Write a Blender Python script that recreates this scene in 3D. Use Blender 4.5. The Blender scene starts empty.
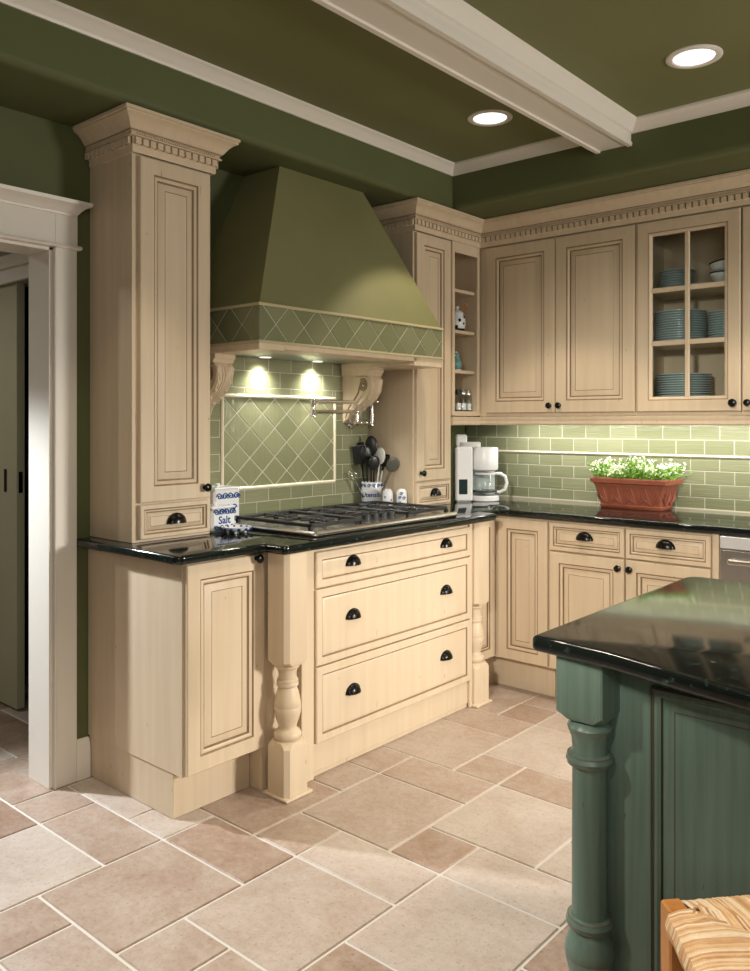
import bpy, bmesh, math, random
from mathutils import Matrix, Vector
random.seed(7)
PI = math.pi
SC = bpy.context.scene
COL = SC.collection

# ------------------------------------------------------------------ materials
def new_mat(name):
    m = bpy.data.materials.new(name); m.use_nodes = True
    nt = m.node_tree; b = nt.nodes['Principled BSDF']
    return m, nt, b
def N(nt, t, **k):
    n = nt.nodes.new(t)
    for a, v in k.items(): setattr(n, a, v)
    return n
def simple(name, col, rough=.5, metal=0., spec=.5, coat=0.):
    m, nt, b = new_mat(name)
    b.inputs['Base Color'].default_value = (*col, 1); b.inputs['Roughness'].default_value = rough
    b.inputs['Metallic'].default_value = metal; b.inputs['Specular IOR Level'].default_value = spec
    b.inputs['Coat Weight'].default_value = coat
    return m
def ramp(nt, stops):
    r = N(nt, 'ShaderNodeValToRGB'); e = r.color_ramp.elements
    while len(e) < len(stops): e.new(.5)
    for q, (p, c) in zip(e, stops): q.position = p; q.color = (*c, 1)
    return r
def wood(name, ca, cb, spot, scale=(14, 14, 1.1), rough=.42, spot_th=.74):
    """painted / glazed timber: long soft vertical grain and small worm-hole flecks"""
    m, nt, b = new_mat(name); L = nt.links.new
    tc = N(nt, 'ShaderNodeTexCoord'); mp = N(nt, 'ShaderNodeMapping'); mp.inputs['Scale'].default_value = scale
    L(tc.outputs['Object'], mp.inputs['Vector'])
    n1 = N(nt, 'ShaderNodeTexNoise'); n1.inputs['Scale'].default_value = 3.2; n1.inputs['Detail'].default_value = 6
    L(mp.outputs[0], n1.inputs['Vector'])
    r1 = ramp(nt, [(.3, ca), (.7, cb)]); L(n1.outputs['Fac'], r1.inputs[0])
    mp2 = N(nt, 'ShaderNodeMapping'); mp2.inputs['Scale'].default_value = (70, 70, 22)
    L(tc.outputs['Object'], mp2.inputs['Vector'])
    n2 = N(nt, 'ShaderNodeTexNoise'); n2.inputs['Scale'].default_value = 1.; n2.inputs['Detail'].default_value = 1
    L(mp2.outputs[0], n2.inputs['Vector'])
    r2 = ramp(nt, [(spot_th, (0, 0, 0)), (spot_th + .05, (.55, .55, .55))]); L(n2.outputs['Fac'], r2.inputs[0])
    mx = N(nt, 'ShaderNodeMixRGB'); L(r2.outputs[0], mx.inputs[0]); L(r1.outputs[0], mx.inputs[1]); mx.inputs[2].default_value = (*spot, 1)
    L(mx.outputs[0], b.inputs['Base Color']); b.inputs['Roughness'].default_value = rough
    b.inputs['Specular IOR Level'].default_value = .35
    bp = N(nt, 'ShaderNodeBump'); bp.inputs['Strength'].default_value = .05; bp.inputs['Distance'].default_value = .002
    L(n1.outputs['Fac'], bp.inputs['Height']); L(bp.outputs[0], b.inputs['Normal'])
    return m
def tinted(name, stops, nscale, rough, bump=0., spec=.5, amount=.5, stretch=(1, 1, 1), detail=5):
    """colour ramp driven by each tile's own tint plus a noise"""
    m, nt, b = new_mat(name); L = nt.links.new
    at = N(nt, 'ShaderNodeAttribute', attribute_name='tint')
    tc = N(nt, 'ShaderNodeTexCoord'); mp = N(nt, 'ShaderNodeMapping'); mp.inputs['Scale'].default_value = stretch
    L(tc.outputs['Object'], mp.inputs['Vector'])
    n = N(nt, 'ShaderNodeTexNoise'); n.inputs['Scale'].default_value = nscale; n.inputs['Detail'].default_value = detail; n.inputs['Roughness'].default_value = .72
    L(mp.outputs[0], n.inputs['Vector'])
    mx = N(nt, 'ShaderNodeMixRGB'); mx.inputs[0].default_value = amount
    L(at.outputs['Fac'], mx.inputs[1]); L(n.outputs['Fac'], mx.inputs[2])
    r = ramp(nt, stops); L(mx.outputs[0], r.inputs[0]); L(r.outputs[0], b.inputs['Base Color'])
    b.inputs['Roughness'].default_value = rough; b.inputs['Specular IOR Level'].default_value = spec
    if bump:
        bp = N(nt, 'ShaderNodeBump'); bp.inputs['Strength'].default_value = bump; bp.inputs['Distance'].default_value = .004
        L(n.outputs['Fac'], bp.inputs['Height']); L(bp.outputs[0], b.inputs['Normal'])
    return m
CREAM = wood('cream_glazed_wood', (.600, .475, .328), (.655, .530, .376), (.28, .19, .11), scale=(9, 9, .5), spot_th=.76)
GLAZE = wood('brown_glaze', (.21, .135, .075), (.29, .195, .115), (.1, .05, .02))
GREENW = wood('green_painted_wood', (.080, .124, .094), (.118, .166, .130), (.03, .03, .02), scale=(22, 22, .8), rough=.32, spot_th=.74)
GREENG = wood('green_wood_glaze', (.03, .035, .026), (.06, .05, .03), (.02, .02, .012), rough=.35)
def wallpaint(name, ca, cb):
    m, nt, b = new_mat(name); L = nt.links.new
    tc = N(nt, 'ShaderNodeTexCoord'); n = N(nt, 'ShaderNodeTexNoise'); n.inputs['Scale'].default_value = 2.5; n.inputs['Detail'].default_value = 4
    L(tc.outputs['Object'], n.inputs['Vector']); r = ramp(nt, [(.3, ca), (.7, cb)]); L(n.outputs['Fac'], r.inputs[0]); L(r.outputs[0], b.inputs['Base Color'])
    b.inputs['Roughness'].default_value = .6; b.inputs['Specular IOR Level'].default_value = .3
    return m
WALLG = wallpaint('green_wall_paint', (.098, .110, .043), (.108, .120, .049))
OLIVE = wallpaint('olive_ceiling_paint', (.165, .168, .070), (.178, .182, .078))
HOODP = wallpaint('olive_plaster', (.185, .180, .078), (.215, .208, .094))
TRIM = simple('white_trim_paint', (.74, .69, .61), .38)
HALLW = wallpaint('hall_wall_paint', (.35, .33, .22), (.38, .36, .25))
BLACK = simple('oil_rubbed_bronze', (.012, .010, .009), .25, .6)
IRON = simple('cast_iron', (.012, .012, .012), .5)
STEEL = simple('brushed_steel', (.62, .60, .57), .25, 1.)
CHROME = simple('polished_nickel', (.86, .84, .80), .2, 1.)
LINER = simple('steel_liner', (.45, .47, .47), .3, 1.)
WHITEP = simple('white_plastic', (.74, .74, .73), .3)
GREYP = simple('grey_plastic', (.35, .36, .36), .35)
PANEL = simple('dark_green_panel', (.012, .03, .028), .2)
CERAM = simple('white_glazed_ceramic', (.72, .73, .74), .12)
PLATEM = simple('pale_blue_glaze', (.66, .76, .76), .12)
PLATER = simple('plate_rim', (.60, .70, .71), .2)
BLUE = simple('cobalt_glaze', (.015, .06, .22), .15)
TEAL = simple('teal_glaze', (.14, .32, .30), .2)
BLACKC = simple('black_glaze', (.01, .01, .012), .15)
UTBLK = simple('black_nylon', (.012, .013, .012), .35)
UTWHT = simple('white_nylon', (.72, .71, .66), .35)
PINE = wood('honey_pine', (.43, .175, .045), (.54, .24, .07), (.3, .1, .02), scale=(18, 18, 1.5), rough=.35)
LEAF = tinted('leaf_green', [(.2, (.10, .28, .03)), (.55, (.25, .46, .06)), (.9, (.42, .58, .14))], 40, .5, amount=.3)
PETAL = simple('white_petal', (.78, .80, .62), .5)
SOIL = simple('potting_soil', (.05, .03, .02), .9)
GROUT = simple('pale_grout', (.50, .47, .36), .8)
FGROUT = simple('floor_grout', (.60, .56, .50), .85)
PENCIL = simple('ivory_pencil_tile', (.68, .62, .46), .2)
UNLIT = simple('unlit_black', (.01, .01, .01), .9)  # near-black colour stands in for the darkness behind the sliding door
RUSH = tinted('woven_rush', [(.12, (.46, .20, .07)), (.42, (.70, .46, .24)), (.8, (.84, .72, .54))], 30, .6, amount=.45, stretch=(1, 1, 1))
TERRA = tinted('terracotta', [(.3, (.25, .068, .034)), (.7, (.33, .098, .052))], 25, .55, bump=.15, amount=1.)
def stone():
    m, nt, b = new_mat('travertine_tile'); L = nt.links.new
    tc = N(nt, 'ShaderNodeTexCoord'); at = N(nt, 'ShaderNodeAttribute', attribute_name='tint')
    def noise(sc, det, ro, dist=0.):
        n = N(nt, 'ShaderNodeTexNoise'); n.inputs['Scale'].default_value = sc; n.inputs['Detail'].default_value = det; n.inputs['Roughness'].default_value = ro; n.inputs['Distortion'].default_value = dist
        L(tc.outputs['Object'], n.inputs['Vector']); return n
    big, fine, pit = noise(5.5, 8, .68, .6), noise(38, 6, .75), noise(95, 3, .6)
    m1 = N(nt, 'ShaderNodeMixRGB'); m1.inputs[0].default_value = .62; L(at.outputs['Fac'], m1.inputs[1]); L(big.outputs['Fac'], m1.inputs[2])
    m2 = N(nt, 'ShaderNodeMixRGB'); m2.inputs[0].default_value = .34; L(m1.outputs[0], m2.inputs[1]); L(fine.outputs['Fac'], m2.inputs[2])
    r = ramp(nt, [(.33, (.26, .168, .118)), (.43, (.345, .250, .190)), (.52, (.405, .322, .262)), (.60, (.455, .380, .322)), (.70, (.52, .45, .395))]); L(m2.outputs[0], r.inputs[0])
    pr = ramp(nt, [(.30, (.62, .55, .50)), (.42, (1, 1, 1))]); L(pit.outputs['Fac'], pr.inputs[0])
    mu = N(nt, 'ShaderNodeMixRGB', blend_type='MULTIPLY'); mu.inputs[0].default_value = .8; L(r.outputs[0], mu.inputs[1]); L(pr.outputs[0], mu.inputs[2])
    L(mu.outputs[0], b.inputs['Base Color']); b.inputs['Roughness'].default_value = .42
    bp = N(nt, 'ShaderNodeBump'); bp.inputs['Strength'].default_value = .22; bp.inputs['Distance'].default_value = .003; L(fine.outputs['Fac'], bp.inputs['Height']); L(bp.outputs[0], b.inputs['Normal'])
    return m
FLOORT = stone()
TILEG = tinted('sage_glass_tile', [(.2, (.210, .222, .122)), (.5, (.240, .250, .142)), (.8, (.275, .282, .168))], 3.0, .12, bump=.45, amount=.55, stretch=(2, 2, 40), detail=2)
TILED = tinted('sage_reeded_tile', [(.2, (.19, .20, .105)), (.5, (.225, .235, .125)), (.8, (.265, .27, .15))], 3.0, .16, bump=.35, amount=.5, stretch=(2, 60, 2), detail=2)
HOODT = tinted('olive_band_tile', [(.2, (.155, .165, .085)), (.5, (.185, .195, .10)), (.8, (.215, .22, .12))], 5.0, .25, bump=.1, amount=.5)
WORN = simple('worn_brown_edge', (.12, .10, .07), .4)
def granite():
    m, nt, b = new_mat('black_granite'); L = nt.links.new
    tc = N(nt, 'ShaderNodeTexCoord'); v = N(nt, 'ShaderNodeTexVoronoi'); v.inputs['Scale'].default_value = 120
    L(tc.outputs['Object'], v.inputs['Vector'])
    n = N(nt, 'ShaderNodeTexNoise'); n.inputs['Scale'].default_value = 55; n.inputs['Detail'].default_value = 3; L(tc.outputs['Object'], n.inputs['Vector'])
    r = ramp(nt, [(.58, (.006, .008, .007)), (.70, (.02, .035, .028)), (.78, (.10, .13, .11))]); L(n.outputs['Fac'], r.inputs[0])
    L(r.outputs[0], b.inputs['Base Color']); b.inputs['Roughness'].default_value = .085; b.inputs['Specular IOR Level'].default_value = .5
    return m
GRAN = granite()
def glassmat(name, tint, gl=.08, rough=.02):
    m, nt, b = new_mat(name); L = nt.links.new
    nt.nodes.remove(b); out = nt.nodes['Material Output']
    t = N(nt, 'ShaderNodeBsdfTransparent'); t.inputs[0].default_value = (*tint, 1)
    g = N(nt, 'ShaderNodeBsdfGlossy'); g.inputs['Roughness'].default_value = rough
    lw = N(nt, 'ShaderNodeLayerWeight'); lw.inputs['Blend'].default_value = .5; pw = N(nt, 'ShaderNodeMath', operation='POWER'); L(lw.outputs['Facing'], pw.inputs[0]); pw.inputs[1].default_value = 3.5
    fr = N(nt, 'ShaderNodeMath', operation='MULTIPLY_ADD'); L(pw.outputs[0], fr.inputs[0]); fr.inputs[1].default_value = .55; fr.inputs[2].default_value = .035
    mx = N(nt, 'ShaderNodeMixShader'); L(fr.outputs[0], mx.inputs[0]); L(t.outputs[0], mx.inputs[1]); L(g.outputs[0], mx.inputs[2]); L(mx.outputs[0], out.inputs[0])
    return m
GLASS = glassmat('clear_glass', (.93, .95, .94))
def emis(name, col, s):
    m, nt, b = new_mat(name); b.inputs['Emission Color'].default_value = (*col, 1); b.inputs['Emission Strength'].default_value = s
    b.inputs['Base Color'].default_value = (.8, .8, .8, 1); return m
LENS = emis('lamp_lens', (.90, .95, 1.0), .95)
PUCK = emis('puck_lens', (1., .93, .78), 2.)

# ------------------------------------------------------------------ mesh builder
class MB:
    def __init__(s): s.v = []; s.f = []; s.mi = []; s.t = []
    def add(s, vs, fs, mat=0, tint=.5, M=None):
        o = len(s.v)
        s.v += [tuple(M @ Vector(p)) if M is not None else tuple(p) for p in vs]
        for f in fs: s.f.append([o + i for i in f]); s.mi.append(mat); s.t.append(tint)
    def box(s, x0, x1, y0, y1, z0, z1, bev=0, mat=0, tint=.5, M=None):
        x0, x1 = min(x0, x1), max(x0, x1); y0, y1 = min(y0, y1), max(y0, y1); z0, z1 = min(z0, z1), max(z0, z1)
        if bev <= 0:
            vs = [(x, y, z) for z in (z0, z1) for x, y in ((x0, y0), (x1, y0), (x1, y1), (x0, y1))]
            fs = [(3, 2, 1, 0), (4, 5, 6, 7), (0, 1, 5, 4), (1, 2, 6, 5), (2, 3, 7, 6), (3, 0, 4, 7)]
        else:
            b = min(bev, (x1 - x0) * .49, (y1 - y0) * .49, (z1 - z0) * .49)
            vs = []; idx = {}
            for i, X in enumerate((x0, x1)):
                for j, Y in enumerate((y0, y1)):
                    for k, Z in enumerate((z0, z1)):
                        sx, sy, sz = (b, -b)[i], (b, -b)[j], (b, -b)[k]
                        for a, p in enumerate(((X, Y + sy, Z + sz), (X + sx, Y, Z + sz), (X + sx, Y + sy, Z))):
                            idx[(i, j, k, a)] = len(vs); vs.append(p)
            I = idx; fs = []
            for i in (0, 1):
                q = [I[(i, 0, 0, 0)], I[(i, 1, 0, 0)], I[(i, 1, 1, 0)], I[(i, 0, 1, 0)]]; fs.append(q if i else q[::-1])
                q = [I[(0, i, 0, 1)], I[(1, i, 0, 1)], I[(1, i, 1, 1)], I[(0, i, 1, 1)]]; fs.append(q[::-1] if i else q)
                q = [I[(0, 0, i, 2)], I[(1, 0, i, 2)], I[(1, 1, i, 2)], I[(0, 1, i, 2)]]; fs.append(q if i else q[::-1])
            for i in (0, 1):
                for j in (0, 1):
                    fs.append([I[(i, j, 0, 0)], I[(i, j, 0, 1)], I[(i, j, 1, 1)], I[(i, j, 1, 0)]])
                    fs.append([I[(i, 0, j, 0)], I[(i, 1, j, 0)], I[(i, 1, j, 2)], I[(i, 0, j, 2)]])
                    fs.append([I[(0, i, j, 1)], I[(1, i, j, 1)], I[(1, i, j, 2)], I[(0, i, j, 2)]])
                    for k in (0, 1): fs.append([I[(i, j, k, 0)], I[(i, j, k, 1)], I[(i, j, k, 2)]])
        s.add(vs, fs, mat, tint, M)
    def loft(s, rings, closed=True, caps=True, mat=0, tint=.5, M=None):
        n = len(rings[0]); vs = [p for r in rings for p in r]; fs = []
        for a in range(len(rings) - 1):
            for i in range(n if closed else n - 1):
                j = (i + 1) % n; fs.append((a * n + i, a * n + j, (a + 1) * n + j, (a + 1) * n + i))
        if caps and closed: fs.append(tuple(range(n))[::-1]); fs.append(tuple((len(rings) - 1) * n + i for i in range(n)))
        s.add(vs, fs, mat, tint, M)
    def lathe(s, prof, c=(0, 0, 0), seg=24, mat=0, tint=.5, M=None):
        rings = [[(c[0] + max(r, 1e-5) * math.cos(2 * PI * i / seg), c[1] + max(r, 1e-5) * math.sin(2 * PI * i / seg), c[2] + z) for i in range(seg)] for r, z in prof]
        s.loft(rings, True, True, mat, tint, M)
    def tube(s, pts, r, seg=8, mat=0, tint=.5, M=None, caps=True):
        pts = [Vector(p) for p in pts]; rs = r if isinstance(r, (list, tuple)) else [r] * len(pts); rings = []
        up = Vector((0, 0, 1))
        d0 = (pts[1] - pts[0]).normalized()
        if abs(d0.dot(up)) > .9: up = Vector((1, 0, 0))
        u = d0.cross(up).normalized()
        for i, p in enumerate(pts):
            d = (pts[min(i + 1, len(pts) - 1)] - pts[max(i - 1, 0)])
            d = d.normalized() if d.length > 1e-9 else d0
            u = (u - d * u.dot(d)); u = u.normalized() if u.length > 1e-6 else d.orthogonal().normalized()
            w = d.cross(u)
            rings.append([tuple(p + (u * math.cos(2 * PI * k / seg) + w * math.sin(2 * PI * k / seg)) * rs[i]) for k in range(seg)])
        s.loft(rings, True, caps, mat, tint, M)
    def ellipsoid(s, c, rx, ry, rz, seg=16, rings=10, mat=0, tint=.5, M=None):
        R = []
        for a in range(rings + 1):
            e = -PI / 2 + PI * a / rings; q = max(math.cos(e), 1e-4)
            R.append([(c[0] + rx * q * math.cos(2 * PI * k / seg), c[1] + ry * q * math.sin(2 * PI * k / seg), c[2] + rz * math.sin(e)) for k in range(seg)])
        s.loft(R, True, True, mat, tint, M)
    def prism(s, poly, z0, z1, mat=0, tint=.5, M=None):
        s.loft([[(x, y, z0) for x, y in poly], [(x, y, z1) for x, y in poly]], True, True, mat, tint, M)
    def sweep(s, path, prof, closed=False, mat=0, M=None, caps=True):
        """prof = closed polygon of (out, z); path = xy polyline; outward = right hand of travel; mitred"""
        P = [Vector((*p, 0)) for p in path]; n = len(P); rings = []
        for i in range(n):
            def nrm(a, b): d = (P[b] - P[a]).normalized(); return Vector((d.y, -d.x, 0))
            if closed: a, b = nrm((i - 1) % n, i), nrm(i, (i + 1) % n)
            else:
                a = nrm(max(i - 1, 0), max(i, 1)) if i > 0 else nrm(0, 1); b = nrm(i, i + 1) if i < n - 1 else a
            m = (a + b); m = m / max(m.dot(a), 1e-6) if m.length > 1e-6 else a
            rings.append([(P[i].x + m.x * o, P[i].y + m.y * o, z) for o, z in prof])
        if closed: rings.append(rings[0])
        s.loft(rings, True, caps and not closed, mat, .5, M)
    def build(s, name, mats, parent=None, smooth=35, loc=None):
        me = bpy.data.meshes.new(name); me.from_pydata(s.v, [], s.f); 
        bm = bmesh.new(); bm.from_mesh(me); bmesh.ops.recalc_face_normals(bm, faces=bm.faces); bm.to_mesh(me); bm.free()
        for m in (mats if isinstance(mats, (list, tuple)) else [mats]): me.materials.append(m)
        me.polygons.foreach_set('material_index', s.mi)
        at = me.attributes.new('tint', 'FLOAT', 'FACE'); at.data.foreach_set('value', s.t)
        if smooth:
            me.polygons.foreach_set('use_smooth', [True] * len(me.polygons)); me.set_sharp_from_angle(angle=math.radians(smooth))
        me.update()
        o = bpy.data.objects.new(name, me); COL.objects.link(o)
        if parent is not None: o.parent = parent
        if loc: o.location = loc
        return o
def tag(o, label=None, cat=None, group=None, kind=None):
    if label: o['label'] = label
    if cat: o['category'] = cat
    if group: o['group'] = group
    if kind: o['kind'] = kind
    return o
def thing(name, label, cat, loc=(0, 0, 0), rz=0, group=None):
    o = bpy.data.objects.new(name, None); COL.objects.link(o); o.empty_display_size = .05
    o.location = loc; o.rotation_euler = (0, 0, rz); return tag(o, label, cat, group)
def struct(mb, name, mats, label=None, parent=None, smooth=35):
    o = mb.build(name, mats, parent, smooth)
    if parent is None: tag(o, label, 'room structure', None, 'structure')
    return o
def copy_tree(o, parent=None):
    c = o.copy(); COL.objects.link(c)
    if parent is not None: c.parent = parent
    for ch in list(o.children): copy_tree(ch, c)
    return c
def boxo(name, mats, parent, *a, bev=.002):
    m = MB(); m.box(*a, bev=bev); return m.build(name, mats, parent)
RY = Matrix.Rotation(PI / 2, 4, 'X')     # local z -> -y (towards the front of a unit)

CT = .922                                # worktop height
# ------------------------------------------------------------------ joinery parts (front faces look towards local -Y)
def panel(w, h, t=.021, fw=.058, kind='raised'):
    """framed front, lower left at origin, back at y=0, front at y=-t"""
    m = MB()
    if kind == 'raised':
        R = [(0, t, 0), (0, .004, 0), (.0035, 0, 0), (fw - .004, 0, 0), (fw - .0015, .0015, 1), (fw + .002, .0045, 1), (fw + .008, .003, 0), (fw + .014, .006, 0),
             (fw + .016, .011, 1), (fw + .020, .012, 1), (fw + .0215, .011, 0), (fw + .046, .0045, 0), (fw + .048, .006, 1), (fw + .0495, .0045, 0)]
    elif kind == 'slab':
        fw = min(fw, .036)
        R = [(0, t, 0), (0, .004, 0), (.0035, 0, 0), (fw - .006, 0, 0), (fw - .003, .0035, 1), (fw, .0045, 1), (fw + .006, .002, 0), (fw + .008, .0015, 0)]
    elif kind == 'frame':
        R = [(0, t, 0), (0, .004, 0), (.0035, 0, 0), (fw - .018, 0, 0), (fw - .016, .002, 1), (fw - .014, .003, 1), (fw - .010, .003, 0), (fw, .009, 0), (fw, t, 0)]
    lim = min(w, h) / 2 - .016
    if R[-1][0] > lim:                       # small fronts: narrower mouldings, the same order
        k_ = (lim - fw) / (R[-1][0] - fw); R = [(i if i <= fw else fw + (i - fw) * k_, d, q) for i, d, q in R]
    rings = [[(i, -t + d, i), (w - i, -t + d, i), (w - i, -t + d, h - i), (i, -t + d, h - i)] for i, d, _ in R]
    for a in range(len(R) - 1): m.loft([rings[a], rings[a + 1]], True, False, mat=R[a + 1][2])
    if kind != 'frame': m.add(rings[-1], [(0, 1, 2, 3)]); m.add(rings[0], [(3, 2, 1, 0)])
    else: m.loft([rings[-1], rings[0]], True, False)
    return m
def knob(parent, x, z, y, s=1.):
    m = MB(); M = Matrix.Translation((x, y, z)) @ RY
    m.lathe([(.009 * s, 0), (.009 * s, .002), (.005 * s, .004), (.005 * s, .012), (.013 * s, .016), (.0165 * s, .021), (.0155 * s, .026), (.010 * s, .029), (0, .030)], seg=18, M=M)
    return m.build('knob', BLACK, parent)
def cup_pull(parent, x, z, y, w=.080):
    m = MB(); a = w / 2; d = .024; b = .036; n = 14
    def shell(k):
        return [[(x + a * k * math.cos(t) * math.cos(e), y - .002 - d * k * math.sin(t) * math.cos(e), z - .012 + b * k * math.sin(e)) for t in [PI * i / n for i in range(n + 1)]] for e in [PI / 2 * j / 6 for j in range(7)]]
    m.loft(shell(1), False, False); inn = shell(.88); m.loft(inn, False, False)
    m.loft([shell(1)[0], inn[0]], False, False)
    back = [(x + (a + .004) * math.cos(PI * i / 20), z - .013 + (b + .004) * math.sin(PI * i / 20)) for i in range(21)]
    m.loft([[(p, y, q) for p, q in back], [(p, y - .003, q) for p, q in back]], True, True)
    return m.build('cup_pull', BLACK, parent)
def put(mb, name, parent, x, y, z, mats=None):
    o = mb.build(name, mats or [CREAM, GLAZE], parent); o.location = (x, y, z); return o
def door(parent, x0, x1, z0, z1, y=0, kn=None, fw=.058, t=.021, mats=None, name='door'):
    o = put(panel(x1 - x0, z1 - z0, t, fw), name, parent, x0, y, z0, mats)
    if kn: knob(o, kn[0] - x0, kn[1] - z0, -t)
    return o
def drawer(parent, x0, x1, z0, z1, y=0, pulls=(), t=.021, kind='slab', fw=.034):
    o = put(panel(x1 - x0, z1 - z0, t, fw, kind), 'drawer', parent, x0, y, z0)
    for p in pulls: cup_pull(o, p[0] - x0, p[1] - z0, -t + .002)
    return o
CROWN = [(0, 2.345), (.009, 2.345), (.011, 2.350), (.011, 2.368), (.014, 2.371), (.014, 2.398), (.028, 2.399), (.028, 2.404), (.022, 2.406), (.022, 2.415), (.027, 2.417),
         (.028, 2.421), (.033, 2.424), (.038, 2.432), (.048, 2.446), (.060, 2.457), (.070, 2.462), (.074, 2.464), (.074, 2.470), (.079, 2.472), (.079, 2.484), (0, 2.484)]
def crown(path, name, parent=None, closed_ends=True):
    m = MB(); m.sweep(path, CROWN)
    # glaze line under the cove, bead row and dentils
    P = [Vector((*p, 0)) for p in path]
    for a, b in zip(P[:-1], P[1:]):
        d = (b - a); Ln = d.length; d.normalize(); o = Vector((d.y, -d.x, 0))
        rot = Matrix(((d.x, -o.x, 0, 0), (d.y, -o.y, 0, 0), (0, 0, 1, 0), (0, 0, 0, 1)))   # local x along, local -y outward
        k = max(1, round((Ln + .02) / .032)); st = (Ln + .02) / k
        for i in range(k):
            c = -.01 + (i + .5) * st; M = Matrix.Translation(a) @ rot
            m.box(c - .0112, c + .0112, -.026, -.010, 2.372, 2.396, M=M)
            m.box(c + .0112, c + st - .0112, -.0146, -.012, 2.3715, 2.3975, mat=1, M=M)
        kb = int(Ln / .0095)
        for i in range(kb):
            c = (i + .5) * Ln / kb
            m.box(c - .0028, c + .0028, -.0262, -.020, 2.407, 2.4145, M=Matrix.Translation(a) @ rot)
    for q in ((.0235, 2.4052, 2.4062), (.0122, 2.3695, 2.3708), (.0292, 2.4175, 2.4205)):
        m.sweep(path, [(0, q[1]), (q[0], q[1]), (q[0], q[2]), (0, q[2])], mat=1)
    return m.build(name, [CREAM, GLAZE], parent)
def carcass(parent, w, d, z0, z1, toe=0, side=.018, t_in=0, name='body', mats=None, front=True):
    m = MB(); m.box(0, w, 0, d, z0, z1, bev=.0015); return m.build(name, mats or [CREAM, GLAZE], parent)

# ------------------------------------------------------------------ the room shell
XR, YN = 5.2, -6.2                      # extents of the shell to the right and behind
# floor: hopscotch tiles (big square, half, small) as one mesh on grout
m = MB(); px, py = .2025, .2125; ox, oy = .633, -3.077; g = .0045
m.box(-2.8, XR, YN, .12, -.10, -.004, mat=1)
def ftile(a0, b0, a1, b1):
    x0, x1, y0, y1 = ox + a0 * px + g, ox + a1 * px - g, oy + b0 * py + g, oy + b1 * py - g
    x0, x1 = max(x0, -2.75), min(x1, XR); y0, y1 = max(y0, YN), min(y1, .1)
    if x1 - x0 < .01 or y1 - y0 < .01: return
    m.box(x0, x1, y0, y1, -.03, 0, bev=.003, tint=random.random())
for i in range(-20, 24):
    for j in range(-14, 14):
        a, b = 2 * i - j, i + 3 * j
        if a < -18 or a > 24 or b < -17 or b > 17: continue
        ftile(a, b, a + 2, b + 2); ftile(a, b + 2, a + 2, b + 3); ftile(a - 1, b + 2, a, b + 3)
struct(m, 'floor', [FLOORT, FGROUT], 'beige and rose stone tile floor in a mixed size pattern with pale grout')
# left wall (cooking wall) with a cased opening
TH = -.166; DH = 2.01
TH += .012; m = MB(); m.box(TH, 0, -2.70, 0.12, 0, 2.9); m.box(TH, 0, -4.4, -2.70, DH, 2.9); m.box(TH, 0, YN, -4.4, 0, 2.9)
struct(m, 'wall_left', WALLG, 'dark green painted wall behind the cooktop and beside the doorway')
m = MB(); m.box(0, XR, 0, .12, 0, 2.9); struct(m, 'wall_back', WALLG, 'green painted wall behind the tiled sink run')
# tray ceiling: high field, lowered green border with a rounded lower edge
CZ, SZ, SX, SY = 2.722, 2.488, .37, -.66
m = MB(); m.box(SX - .02, XR, YN, SY + .02, CZ, CZ + .1); struct(m, 'ceiling', OLIVE, 'olive painted raised tray ceiling')
prof = [(0, SZ)]
r = .032
prof += [(-(0) + SX * 0, SZ)] * 0
m = MB()
def sof(a):  # rounded edge profile from the underside to the upright face, out measured from the wall
    return [(a - r + r * math.sin(t), SZ + r - r * math.cos(t)) for t in [PI / 2 * k / 6 for k in range(7)]]
# run with the wall on the left hand of travel (outward = right hand)
pl = [(0, SZ)] + sof(SX) + [(SX, CZ + .05), (0, CZ + .05)]
def sweep2(m, path_out):  # path_out: list of lists of points (already mitred)
    m.loft(path_out, True, True)
def corner(o, z, y): return (o, y, z)
R1 = [(o, YN, z) for o, z in pl]
off = SX + SY   # the border along the back wall is deeper than the one along the left wall
R2 = [(o, SY - (o - SX) if o > .3 else 0 if o == 0 else SY, z) for o, z in pl]
R2 = [((o, SY + (SX - o), z) if o > .2 else (0, 0, z)) for o, z in pl]
R3 = [(XR, (SY + (SX - o)) if o > .2 else 0, z) for o, z in pl]
m.loft([R1, R2, R3], True, True)
struct(m, 'ceiling_soffit', WALLG, 'green painted lowered ceiling border with softly rounded lower edge')
# white crown at the tray
CP = [(0, CZ - .055), (.006, CZ - .055), (.009, CZ - .046), (.012, CZ - .042), (.020, CZ - .028), (.030, CZ - .017), (.036, CZ - .013), (.040, CZ - .010), (.042, CZ), (0, CZ)]
m = MB(); m.sweep([(SX, YN), (SX, SY), (XR, SY)], CP); struct(m, 'trim_1', TRIM, 'white painted crown moulding around the tray ceiling')
# white boxed beam with lips
BX0, BX1, BZ = 1.188, 1.362, 2.617
bp = [(BX0, BZ - .005), (BX0 + .020, BZ - .005), (BX0 + .022, BZ + .003), (BX1 - .022, BZ + .003), (BX1 - .020, BZ - .005), (BX1, BZ - .005), (BX1 + .002, BZ + .012), (BX1 - .004, BZ + .014), (BX1 - .004, CZ - .055),
      (BX1 + .006, CZ - .050), (BX1 + .010, CZ - .042), (BX1 + .026, CZ - .020), (BX1 + .036, CZ - .012), (BX1 + .040, CZ),
      (BX0 - .040, CZ), (BX0 - .036, CZ - .012), (BX0 - .026, CZ - .020), (BX0 - .010, CZ - .042), (BX0 - .006, CZ - .050), (BX0 + .004, CZ - .055), (BX0 + .004, BZ + .014), (BX0 - .002, BZ + .012)]
m = MB(); m.loft([[(x, SY, z) for x, z in bp], [(x, YN, z) for x, z in bp]], True, True); struct(m, 'trim_2', TRIM, 'white boxed ceiling beam with moulded sides', smooth=25)
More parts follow.
